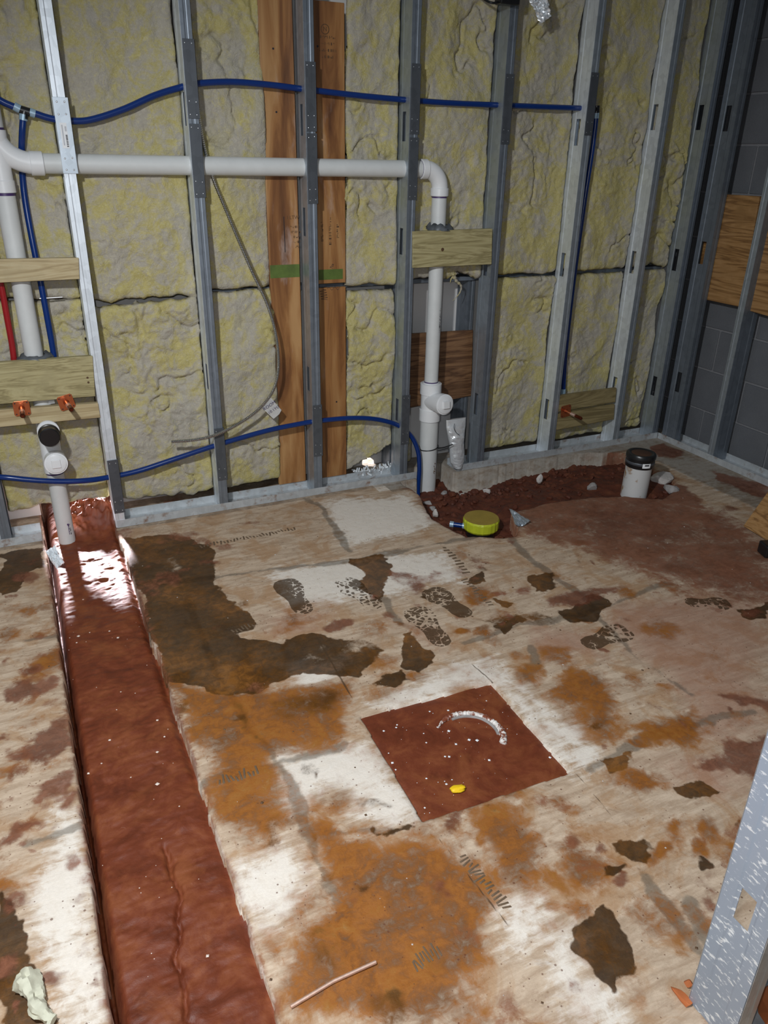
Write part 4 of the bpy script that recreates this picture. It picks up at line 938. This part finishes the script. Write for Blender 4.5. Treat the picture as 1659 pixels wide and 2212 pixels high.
MB().tube([W(1289, 228, .058), W(1288, 244, .058)], .013, 16).tube([W(1276, 236, .058), W(1289, 236, .058)], .0125, 16).obj('elbow_fitting', M['black'], rd, True)
MB().tube([W(1288, 243, .058), W(1287, 256, .058)], .0128, 16).obj('crimp_ring', M['ring'], rd, True); MB().tube([W(1217, 840, .058), W(1216, 852, .058)], .0128, 16).obj('crimp_ring', M['ring'], rd, True)
rr = thing('red_supply_pipe', 'dark red supply pipe at the left picture edge', 'pipe', W(32, 780, .04)); MB().tube(spline(run([(-30, 470), (-12, 560), (3, 620), (16, 690), (26, 745), (31, 785)], .042), 8), RP, 16).obj('pipe', M['red'], rr, True)
lw = thing('blue_supply_pipe', 'lower blue supply pipe dipping across the white stack to the drain pipe', 'pipe', W(905, 1060, .02), None)
lo_ = run([(-80, 1024), (-20, 1029), (20, 1032), (70, 1037), (130, 1040), (185, 1038), (235, 1031), (300, 1017), (385, 989), (470, 961), (570, 932), (640, 917), (690, 909), (760, 903), (815, 906), (860, 919), (888, 942), (903, 975), (906, 1010), (904, 1045), (902, 1085)], [.03, .02, .006, 0, -.002, 0, .016, .02, .02, .02, .02, .02, .02, .02, .022, .024, .022, .012, .004, 0, -.002])
MB().tube(spline(lo_, 8), RP, 16).obj('pipe', M['blue'], lw, True)

# copper stub-outs
def copper(label, px, py, y, axis, L=.10, rot=0.0, s=.030):
    c = Vector([float(q) for q in W(px, py, y)]); t = thing('copper_stub_out', label, 'copper stub', c, group='copper stub-outs'); d = Vector(axis).normalized()
    r = Vector((math.cos(rot), 0, math.sin(rot))); r = (r - d * r.dot(d)).normalized(); u = d.cross(r)
    pl = []
    k = .78
    for a, b in ((-1, -k), (-k, -1), (k, -1), (1, -k), (1, k), (k, 1), (-k, 1), (-1, k)): pl.append(c + r * a * s * .5 * 1.15 + u * b * s * .5 * 1.15)
    MB().add([p for p in pl] + [p + d * .002 for p in pl], [tuple(range(7, -1, -1)), tuple(range(8, 16))] + [(i, (i + 1) % 8, (i + 1) % 8 + 8, i + 8) for i in range(8)]).obj('ear_plate', M['copper'], t, bevel=.0005)
    for a, b in ((-1, -1), (1, -1), (1, 1), (-1, 1)): MB().lathe([(0, .0024), (.001, .0024)], c + (r * a + u * b) * s * .42 + d * .0021, d, 8).obj('ear_hole', M['ink'], t)
    MB().lathe([(0, .0105), (.004, .0082), (L * .45, .0082)], c + d * .002, d, 20).obj('tube', M['copper'], t, True)
    MB().lathe([(0, .0084), (L * .28, .0084)], c + d * (L * .35), d, 20).obj('tube_label', M['copper_pale'], t, True)
    MB().lathe([(0, .0082), (L * .34, .0082), (L * .38, .005), (L * .385, .001)], c + d * (L * .62), d, 20).obj('sealed_tip', m_plain('copper_dark', (.16, .035, .015), .2, .8), t, True)
copper('left of the two copper stubs beside the black-capped pipe', 47, 882, -.0125, (.0, -1, .02), .10, .0, .046)
copper('right of the two copper stubs, bent aside, by the white-faced stud', 143, 869, -.0125, (.10, -1, .0), .10, .2, .046)
copper('single copper stub low near the corner', 1222, 888, .0035, (.02, -1, -.02), .12, .1, .052)
c = W(98, 869, -.004); MB().tube([W(80, 872, .03), W(118, 867, .03)], .008, 16).obj('white_coupling', M['pvc'], None, True, label='white coupling end between the two copper stubs', cat='fitting')

# ------------------------------------------------------------------ armoured cable with foil tag
ac = thing('armoured_cable', 'steel armoured electric cable hanging in a loop', 'cable', W(370, 954, -.02))
cp = run([(424, 210), (432, 270), (444, 330), (462, 390), (482, 440), (512, 512), (545, 588), (578, 660), (597, 730), (601, 795), (592, 838), (572, 870), (542, 898), (500, 924), (462, 941), (420, 950), (370, 954)], [.05, .05, .045, .04, .035, .03, .02, .01, 0, -.005, -.01, -.012, -.016, -.022, -.022, -.018, -.012])
cpp = resample(spline(cp, 14), .0016)
MB().tube(cpp, .0055, 12, rf=lambda t, i: .0058 + .0012 * math.sin(i * 2 * math.pi / 4.0)).obj('armour', M['cable'], ac, True)
q = [W(563, 878, -.012), W(584, 857, -.012), W(608, 886, .0), W(603, 895, .002), W(591, 905, .002)]
q = [np.array(p) for p in q]; nrm = np.array([0, .0012, 0])
MB().add([*q, *[p + nrm for p in q]], [(4, 3, 2, 1, 0), (5, 6, 7, 8, 9)] + [(i, (i + 1) % 5, (i + 1) % 5 + 5, i + 5) for i in range(5)]).obj('foil_tag', M['foil'], ac, label='folded foil tag with handwriting')
rd_ = q[1] - q[0]; upv = (q[0] + q[1]) / 2 - (q[2] + q[4]) / 2
cen = (q[0] + q[1] + q[2] + q[4]) / 4
lettering('handwriting', 'ROOM', .019, cen + upv * .22 + np.array([0, -.006, 0]), rd_ * 0.9 + np.array([.02, 0, 0]), upv, M['navy'], ac)
lettering('handwriting', '10.1YG', .017, cen - upv * .10 + np.array([.002, -.006, 0]), rd_ * 0.9 + np.array([.02, 0, 0]), upv, M['navy'], ac)

# foil pieces
def crumple(name, label, cat, quad, nx, ny, amp, seed, mat, thick=.001, y=None):
    a, b, c_, d = [np.array(p, float) for p in quad]; U, V = np.meshgrid(np.linspace(0, 1, nx), np.linspace(0, 1, ny)); U3, V3 = U[..., None], V[..., None]
    Q = (a * (1 - U3) + b * U3) * (1 - V3) + (d * (1 - U3) + c_ * U3) * V3
    n = np.cross(b - a, d - a); n = n / np.linalg.norm(n)
    h = (np.abs(fbm(U * 1.0, V * 2.0, 5, 4, seed)) - .2) * amp
    Q = Q + n * h[..., None]
    o = grid(name, Q[..., 0], Q[..., 1], Q[..., 2], None, M[mat], smooth=False, label=label, cat=cat); s = o.modifiers.new('solid', 'SOLIDIFY'); s.thickness = thick; return o
crumple('foil_strip', 'torn foil strip hanging at the top edge', 'foil', [W(1128, -30, -.05), W(1172, -40, -.05), W(1192, 34, -.05), W(1168, 51, -.05)], 14, 26, .03, 5, 'foil')
# flattened foil sleeve standing by the drain pipe
fs_ = thing('foil_sleeve', 'crumpled silver foil sleeve beside the thick drain pipe', 'foil', W(985, 1010, .0))
def sleeve():
    rows = [(908, 965, 1007), (925, 965, 1006), (945, 969, 1003), (960, 972, 1002), (985, 973, 1003), (1000, 974, 1002), (1011, 980, 996)]
    vs = []; fs = []; n = 28; m = 0; R_ = []
    for k in range(len(rows) - 1):
        for j in range(6):
            f = j / 6; R_.append(tuple(rows[k][i] * (1 - f) + rows[k + 1][i] * f for i in range(3)))
    R_.append(rows[-1])
    rg = np.random.default_rng(3)
    for k, (yy, xa, xb) in enumerate(R_):
        A_, B_ = W(xa, yy, .0), W(xb, yy, .0); cx, cz, hw = (A_[0] + B_[0]) / 2, A_[2], (B_[0] - A_[0]) / 2
        for j in range(n):
            a = 2 * math.pi * j / n; cr = 1 + .14 * float(fbm(np.array([j * 1.0]), np.array([k * 1.0]), .45, 3, 9)[0]); dp = .022 * (.25 + .75 * min(1, k / 12))
            vs.append((cx + hw * math.cos(a) * (1 if abs(math.cos(a)) > .8 else cr), .004 + dp * math.sin(a) * cr * 1.15, cz))
    for k in range(len(R_) - 1):
        for j in range(n): j2 = (j + 1) % n; fs.append((k * n + j, k * n + j2, (k + 1) * n + j2, (k + 1) * n + j))
    fs.append(tuple(range(n))); fs.append(tuple(range(len(R_) * n - 1, (len(R_) - 1) * n - 1, -1)))
    return raw('sleeve', vs, fs, M['foil'], fs_)
sleeve()
cr_ = [W(982, 915, -.026), W(981, 925, -.027), W(985, 934, -.027), W(992, 940, -.027)]; MB().tube(spline(cr_, 6), .0013, 6).obj('crease', M['ink'], fs_)
# black lead and box at the top of the stud
bx = thing('black_junction', 'black box and lead at the top edge, on a stud', 'electrical box', W(1095, 0, -.03))
a = W(1075, 9, -.03); b = W(1121, -45, -.03); MB().box((a[0], -.05, a[2]), (b[0], -.004, b[2])).obj('box', M['black'], bx, bevel=.006); MB().tube(spline(run([(1000, -40), (1040, -6), (1062, 6), (1080, 4)], [.02, 0, -.03, -.03]), 8), .004, 10).obj('lead', M['black'], bx, True)
# pin in the insulation
MB().tube([W(85, 645, .05), W(135, 642, .05)], .0022, 8).obj('steel_pin', M['screw'], None, True, label='bright steel pin crossing behind the blue drop pipe', cat='pin')

# wisp of fibre hanging below the upper batt
wi = thing('fibre_wisp', 'curled wisp of torn insulation hanging beside the vent pipe', 'fluff', W(985, 640, .09))
MB().tube(spline(run([(978, 590), (985, 606), (996, 618), (992, 634), (978, 650)], [.075, .08, .085, .09, .095]), 8), .006, 8, rf=lambda t, i: .008 * (1 - .9 * t) * (1 + .3 * math.sin(i * 1.7))).obj('strand', M['insul'], wi, True)
MB().tube(spline(run([(985, 590), (975, 602), (972, 612)], .08), 6), .005, 8, rf=lambda t, i: .006 * (1 - .9 * t)).obj('strand', M['insul'], wi, True)
# white fluff in the torn gap
mb = MB(); c0 = W(770, 1024, .10); c1 = W(868, 1012, .10)
for k in range(70):
    f = random.random(); p = np.array([c0[0] + (c1[0] - c0[0]) * f, random.uniform(.095, .135), .012 + random.uniform(0, .010)]); d = np.array([random.gauss(0, 1), random.gauss(0, .5), abs(random.gauss(.9, .4))]); d /= np.linalg.norm(d); L = random.uniform(.012, .030)
    mb.tube([p - d * .01, p + d * L * .5 + np.array([random.gauss(0, .004), 0, 0]), p + d * L], random.uniform(.0015, .004), 5)
mb.obj('torn_fluff', M['film'], label='white torn fibre fluff in the wall gap above the track', cat='fluff', kind='stuff')

# ------------------------------------------------------------------ things on the floor
# PVC stub with black rubber cap
sc_ = F(1385, 1070, 0.0); scx, scy = float(sc_[0]) + .0, float(sc_[1]) + .045
sp_ = thing('capped_stub_pipe', 'white stub pipe with a black rubber cap near the corner', 'pipe', (scx, scy, -.03)); rs = .056
ax_ = Vector((.02, -.01, 1)).normalized(); hh = .175
mb = MB(); n = 40; vs = []; fs = []
u_ = ax_.orthogonal().normalized(); w_ = ax_.cross(u_); o_ = Vector((scx, scy, 0))
for k in range(n):
    a = 2 * math.pi * k / n; rad = (u_ * math.cos(a) + w_ * math.sin(a)); dip = -.02 + .012 * math.sin(a * 2 + .6)
    for t_, r_ in ((dip, rs), (hh, rs), (hh, rs - .006)): vs.append(o_ + ax_ * t_ + rad * r_)
for k in range(n):
    k2 = (k + 1) % n
    for j in range(2): fs.append((k * 3 + j, k2 * 3 + j, k2 * 3 + j + 1, k * 3 + j + 1))
mb.add(vs, fs); stp = mb.obj('pipe', None, sp_, True)
def m_stub():
    t = NT('muddy_pvc'); n = t.noise(16, 5, 0.6, .5); f = t.step(n, .58, .68); return t.set(t.mix(f, (.55, .55, .54), (.30, .18, .09)), .45)
stp.data.materials.append(m_stub())
cap = MB().lathe([(-.050, rs + .0035), (-.046, rs + .005), (-.012, rs + .005), (-.010, rs + .0075), (.004, rs + .0075), (.010, rs + .004), (.011, rs - .004), (.008, rs - .010), (.007, .001)], o_ + ax_ * hh, ax_, 40).obj('rubber_cap', M['black'], sp_, True)
def capo(o): o.parent = cap; return o
capo(MB().lathe([(-.034, rs + .0055), (-.033, rs + .0062), (-.023, rs + .0062), (-.022, rs + .0055)], o_ + ax_ * hh, ax_, 40, cap=False).obj('clamp_band', M['plate'], None, True))
capo(MB().lathe([(.0078, rs - .013), (.0084, rs - .014), (.0084, .002)], o_ + ax_ * hh, ax_, 32).obj('mud_film', m_plain('mud_smear', (.06, .025, .012), .7), None, True))
ld = Vector((CAM[0] - scx, CAM[1] - scy, 0)).normalized(); ang0 = math.atan2(ld.y, ld.x) + .50
vs = []; fs = []
for j in range(7):
    a = ang0 - .28 + .56 * j / 6; d = Vector((math.cos(a), math.sin(a), 0))
    for t_ in (-.040, -.020): vs.append(o_ + ax_ * (hh + t_) + d * (rs + .0078))
for j in range(6): fs.append((2 * j, 2 * j + 2, 2 * j + 3, 2 * j + 1))
lbl = raw('label', vs, fs, M['paper']); s_ = lbl.modifiers.new('s', 'SOLIDIFY'); s_.thickness = .0006; capo(lbl)
vs = []; fs = []
for j in range(5):
    a = ang0 - .14 + .30 * j / 4; d = Vector((math.cos(a), math.sin(a), 0))
    for t_ in (-.030, -.024): vs.append(o_ + ax_ * (hh + t_) + d * (rs + .0086))
for j in range(4): fs.append((2 * j, 2 * j + 2, 2 * j + 3, 2 * j + 1))
capo(raw('label_print', vs, fs, M['ink']))

# taped round flange in the pit
yc = F(1040, 1117, 0.0); yd = thing('taped_flange', 'round drain body wrapped in yellow-green tape in the dirt', 'drain', (float(yc[0]), float(yc[1]), -.05)); rf_ = .074
o_ = Vector((float(yc[0]), float(yc[1]), -.050)); n = 44; vs = []; fs = []
for k in range(n):
    a = 2 * math.pi * k / n; fct = 1 + .012 * math.cos(k * 2.7)
    for t_, r_ in ((0, .92), (.008, .99), (.040 + .002 * math.sin(k * 1.9), 1.0), (.048, .955)): vs.append(o_ + Vector((math.cos(a) * rf_ * r_ * fct, math.sin(a) * rf_ * r_ * fct, t_)))
for k in range(n):
    k2 = (k + 1) % n
    for j in range(3): fs.append((k * 4 + j, k2 * 4 + j, k2 * 4 + j + 1, k * 4 + j + 1))
fs.append(tuple(k * 4 for k in range(n))[::-1]); raw('tape_wrap', vs, fs, M['ytape'], yd)
vs = [o_ + Vector((math.cos(2 * math.pi * k / n) * rf_ * .957, math.sin(2 * math.pi * k / n) * rf_ * .957, .0482)) for k in range(n)] + [o_ + Vector((0, 0, .0496))]
raw('tape_top', vs, [(k, (k + 1) % n, n) for k in range(n)], M['ytop'], yd, True)
MB().lathe([(0, rf_ * .82), (.03, rf_ * .86)], o_ + Vector((0, 0, -.028)), (0, 0, 1), 36).obj('drain_body', M['black'], yd, True)
bs = thing('blue_coupling', 'short blue pipe end with two grey rings by the taped drain', 'pipe', F(985, 1136, -.03)); zb_ = -.038
pa, pb = F(972, 1132, zb_), F(1010, 1137, zb_); MB().tube([pa, pb], RP, 16).obj('pipe', M['blue'], bs, True)
for f0, f1 in ((.0, .22), (.72, .98)): MB().tube([pa + (pb - pa) * f0, pa + (pb - pa) * f1], .0128, 18).obj('crimp_ring', M['ring'], bs, True)
# stones, chunks and scraps
def stone(name, label, px, py, r, mat, seed, sq=(1, 1, .75), cat='stone', group='grey stones in the red dirt', zoff=0.0):
    p = F(px, py, 0.0); z = max(0.0, 0) if sdf(np.array([p[0]]), np.array([p[1]]), PIT)[0] > 0 else zpit(p[0], p[1]); p = F(px, py, z)
    mb = MB(); rock(mb, (p[0], p[1], z + r * sq[2] * .55 + zoff), r, seed, sq); return mb.obj(name, M[mat], None, label=label, cat=cat, group=group)
stone('stone', 'pale upright stone at the left side of the dirt hole', 941, 1116, .022, 'stone_pale', 201, (.6, .7, 1.1))
stone('stone', 'flat grey stone at the left side of the dirt hole, above the pale one', 934, 1100, .022, 'stone', 202, (1.2, .8, .4))
stone('stone', 'grey stone nearest the thick drain pipe', 960, 1068, .020, 'stone', 203)
stone('stone', 'small white stone just right of the drain pipe foot', 998, 1072, .015, 'stone_pale', 204)
stone('stone', 'white stone under the middle of the footing edge', 1050, 1066, .020, 'stone_pale', 205, (1, .8, 1))
stone('stone', 'grey rock midway between taped drain and capped stub', 1278, 1058, .026, 'stone', 206, (1, .8, .9))
stone('stone', 'thin pale chip on the footing left of the capped stub', 1165, 1040, .024, 'stone_pale', 207, (.7, .5, 1.1))
stone('stone', 'glassy grey lump right of the capped stub', 1448, 1066, .040, 'stone', 208, (1, .8, .8))
stone('concrete_chunk', 'angular broken concrete chunk behind the capped stub', 1428, 1040, .060, 'stone_pale', 209, (1.25, .7, .5), 'rubble', None)
stone('stone', 'long grey pebble at the far left of the dirt hole', 925, 1088, .022, 'stone', 210, (1.3, .7, .5))
fl_ = [F(1099, 1096, .02), F(1128, 1112, .03), F(1144, 1127, .012), F(1118, 1138, .0)]
crumple('metal_scrap', 'bent grey sheet-metal scrap beside the taped drain', 'scrap', [F(1100, 1098, .030), F(1146, 1125, .018), F(1128, 1138, .002), F(1114, 1134, .004)], 10, 10, .012, 8, 'galv', .0015)
# buried pipe rim in the square pit
pts = [F(x, y, -.008) for x, y in ((950, 1565), (1015, 1541), (1087, 1602))]
(ax0, ay0), (bx0, by0), (cx0, cy0) = [(p[0], p[1]) for p in pts]
D = 2 * (ax0 * (by0 - cy0) + bx0 * (cy0 - ay0) + cx0 * (ay0 - by0))
ux = ((ax0 ** 2 + ay0 ** 2) * (by0 - cy0) + (bx0 ** 2 + by0 ** 2) * (cy0 - ay0) + (cx0 ** 2 + cy0 ** 2) * (ay0 - by0)) / D
uy = ((ax0 ** 2 + ay0 ** 2) * (cx0 - bx0) + (bx0 ** 2 + by0 ** 2) * (ax0 - cx0) + (cx0 ** 2 + cy0 ** 2) * (bx0 - ax0)) / D
rr_ = math.hypot(ax0 - ux, ay0 - uy); a0 = math.atan2(ay0 - uy, ax0 - ux); a2 = math.atan2(cy0 - uy, cx0 - ux)
if a0 < a2: a0 += 2 * math.pi
aa = np.linspace(a0 + .15, a2 - .1, 60)
path = [(ux + rr_ * math.cos(a), uy + rr_ * math.sin(a), -.0095) for a in aa]
def m_rim():
    t = NT('muddy_rim'); n = t.noise(45, 4, 0.7); return t.set(t.mix(t.step(n, .45, .56), (.74, .70, .66), (.20, .055, .025)), .45)
rim = MB().tube(path, .008, 10, rf=lambda t, i: .0085 * (min(1, t * 5 + .15)) * (1 - .25 * math.sin(i * 1.3) ** 2) * (1.25 if t > .8 else 1)).obj('pipe_rim', m_rim(), None, True, label='curved white pipe rim showing through the square of red mud', cat='pipe')
MB().tube([(ux + (rr_ - .011) * math.cos(a), uy + (rr_ - .011) * math.sin(a), -.010) for a in aa[12:52]], .004, 8).obj('inner_lip', M['stone'], rim, True)
def scrap(name, label, cat, c, r, mat, seed, sq, pts=14):
    bm = bmesh.new(); bmesh.ops.create_icosphere(bm, subdivisions=3, radius=1); rg = np.array([v.co[:] for v in bm.verts]); nn = fbm(rg[:, 0] * 1.7 + rg[:, 2], rg[:, 1] * 1.7 - rg[:, 2], 1.0, 3, seed)
    vs = [(c[0] + p[0] * sq[0] * r * (1 + .75 * n), c[1] + p[1] * sq[1] * r * (1 + .75 * n), c[2] + p[2] * sq[2] * r * (1 + .3 * n)) for p, n in zip(rg, nn)]
    fs = [tuple(v.index for v in f.verts) for f in bm.faces]; bm.free(); return raw(name, vs, fs, M[mat], None, True, label=label, cat=cat)
scrap('leaf', 'bright yellow leaf scrap on the square of red mud', 'leaf', F(992, 1702, -.004), .018, 'leaf', 3, (1.1, .5, .25))
# pale foam scrap at the lower left
fp = resample(spline([F(x, y, .016) for x, y in ((45, 2102), (60, 2122), (72, 2150), (78, 2178), (100, 2196), (116, 2203))], 8), .0035)
mbf = MB().tube(fp, .014, 16); nv = np.array(mbf.v); ii = np.repeat(np.arange(len(fp)), 16); cc = np.repeat(np.array(fp), 16, axis=0)
ff = (1 + 1.1 * fbm(ii * .08, np.tile(np.arange(16), len(fp)) * .22, 1.6, 4, 91)) * (1.45 - .9 * ii / len(fp)) * np.minimum(1, .3 + ii / 6.0); nv = cc + (nv - cc) * ff[:, None]; nv[:, 2] = np.maximum(nv[:, 2], .001); mbf.v = [tuple(v) for v in nv]
mbf.obj('foam_scrap', M['foam'], None, True, label='pale lumpy foam scrap at the lower left of the floor', cat='scrap')
crumple('plastic_scrap', 'crumpled white plastic flap at the trench corner', 'scrap', [F(98, 1192, .02), F(118, 1178, .03), F(138, 1216, -.01), F(122, 1226, -.01)], 14, 18, .03, 12, 'film', .001)
MB().tube([F(628, 2175, .004), F(720, 2120, .004), F(812, 2078, .005)], .0035, 8).obj('copper_wire', M['copper_pale'], None, True, label='straight bare copper wire lying on the stained floor', cat='wire')
# plywood offcut and black case at the right edge
oq = [P(1662, 1040, 2, .20), P(1612, 1135, 2, .02)]
q0 = F(1604, 1142, 0.0); q1 = F(1659, 1176, 0.0)
d_ = np.array([q1[0] - q0[0], q1[1] - q0[1]]); d_ /= np.linalg.norm(d_); back = np.array([-d_[1], d_[0]])
if back[0] < 0: back = -back
Wd, Ht = .42, .42; lean = .24
bse = [np.array([q0[0], q0[1], 0.0]), np.array([q0[0] + d_[0] * Wd, q0[1] + d_[1] * Wd, 0.0])]; up_ = np.array([back[0] * lean, back[1] * lean, Ht]); th = np.array([back[0], back[1], -lean / Ht]) ; th = th / np.linalg.norm(th) * .018
vs = [bse[0], bse[1], bse[1] + up_, bse[0] + up_]; vs = vs + [v + th for v in vs]
vs = [v + np.array([0, 0, .012]) for v in vs]
pt = thing('leaning_plywood', 'square plywood offcut leaning at the right picture edge', 'board', bse[0])
MB().add(vs, [(0, 1, 2, 3), (7, 6, 5, 4), (0, 4, 5, 1), (1, 5, 6, 2), (2, 6, 7, 3), (3, 7, 4, 0)]).obj('sheet', M['ply_wall'], pt, bevel=.001)
kb = F(1649, 1206, 0.0); kt = thing('black_case', 'black tool case end poking in at the right edge', 'case', kb)
MB().prism([(kb[0], kb[1] - .004), (kb[0] + .02, kb[1] + .05), (kb[0] + .25, kb[1] - .02), (kb[0] + .22, kb[1] - .12)], 2, .001, .05).obj('shell', M['black'], kt, bevel=.006)
# rubble at the foot of the doorway stud
def lump(name, label, c, r, mat, seed, sq, cat='rubble', group=None):
    mb = MB(); rock(mb, c, r, seed, sq); return mb.obj(name, M[mat], None, label=label, cat=cat, group=group)
c = F(1650, 2190, .02); lump('clay_lump', 'orange clay lump behind the doorway stud foot', (c[0] + .02, c[1] - .015, .035), .05, 'brick', 301, (.8, 1, .9))
c = F(1484, 2128, 0); lump('clay_crumb', 'small orange clay crumb at the doorway stud foot, upper one', (c[0], c[1], .005), .010, 'brick', 302, (1, 1, .7))
c = F(1474, 2158, 0); lump('clay_crumb', 'orange clay smear at the doorway stud foot, lower one', (c[0], c[1], .004), .020, 'brick', 303, (.6, 1.3, .3))
# loose specks of gypsum and mortar
def flecks(name, label, polys, n, rmin, rmax, zf, mat, seed):
    rg = random.Random(seed); mb = MB(); k = 0
    x0, x1, y0, y1 = polys
    while k < n:
        x, y = rg.uniform(x0, x1), rg.uniform(y0, y1); z = zf(x, y)
        if z is None: continue
        r = rmin + (rmax - rmin) * rg.random() ** 3; a = rg.uniform(0, 6.3); e = rg.uniform(.4, 1)
        vs = [(x + r * math.cos(a + t) * (1 if i % 2 else e), y + r * math.sin(a + t) * (e if i % 2 else 1), z + (r * .12)) for i, t in enumerate((0, 1.5, 3.0, 4.6))] + [(x, y, z + r * .55), (x, y, z - r * .3)]
        mb.add(vs, [(0, 1, 4), (1, 2, 4), (2, 3, 4), (3, 0, 4), (1, 0, 5), (2, 1, 5), (3, 2, 5), (0, 3, 5)]); k += 1
    return mb.obj(name, M[mat], None, label=label, cat='debris', kind='stuff')
ztr = lambda x, y: float(z_tr(np.array([[x]]), np.array([[y]]))[0, 0])
flecks('trench_flecks', 'tiny pale crumbs strewn on the trench clay', (-.28, -.06, -2.3, -.4), 70, .0012, .006, ztr, 'flecks', 1)
flecks('pit_flecks', 'tiny white crumbs strewn on the square of red mud', (.40, .77, -1.75, -1.42), 110, .001, .0055, lambda x, y: -.0105, 'film', 2)
flecks('floor_flecks', 'tiny dark and pale crumbs strewn on the slab', (-.45, 2.3, -2.3, -.2), 160, .001, .004, lambda x, y: (0.0 if not (TRX0 < x < TRX1 or (.38 < x < .80 and -1.79 < y < -1.37) or sdf(np.array([x]), np.array([y]), PIT)[0] < 0.01) else None), 'stone_pale', 3)
flecks('dark_flecks', 'tiny dark soil crumbs strewn on the slab', (-.45, 2.3, -2.3, -.2), 160, .001, .005, lambda x, y: (0.0 if not (TRX0 < x < TRX1 or (.38 < x < .80 and -1.79 < y < -1.37) or sdf(np.array([x]), np.array([y]), PIT)[0] < 0.01) else None), 'brownink', 4)
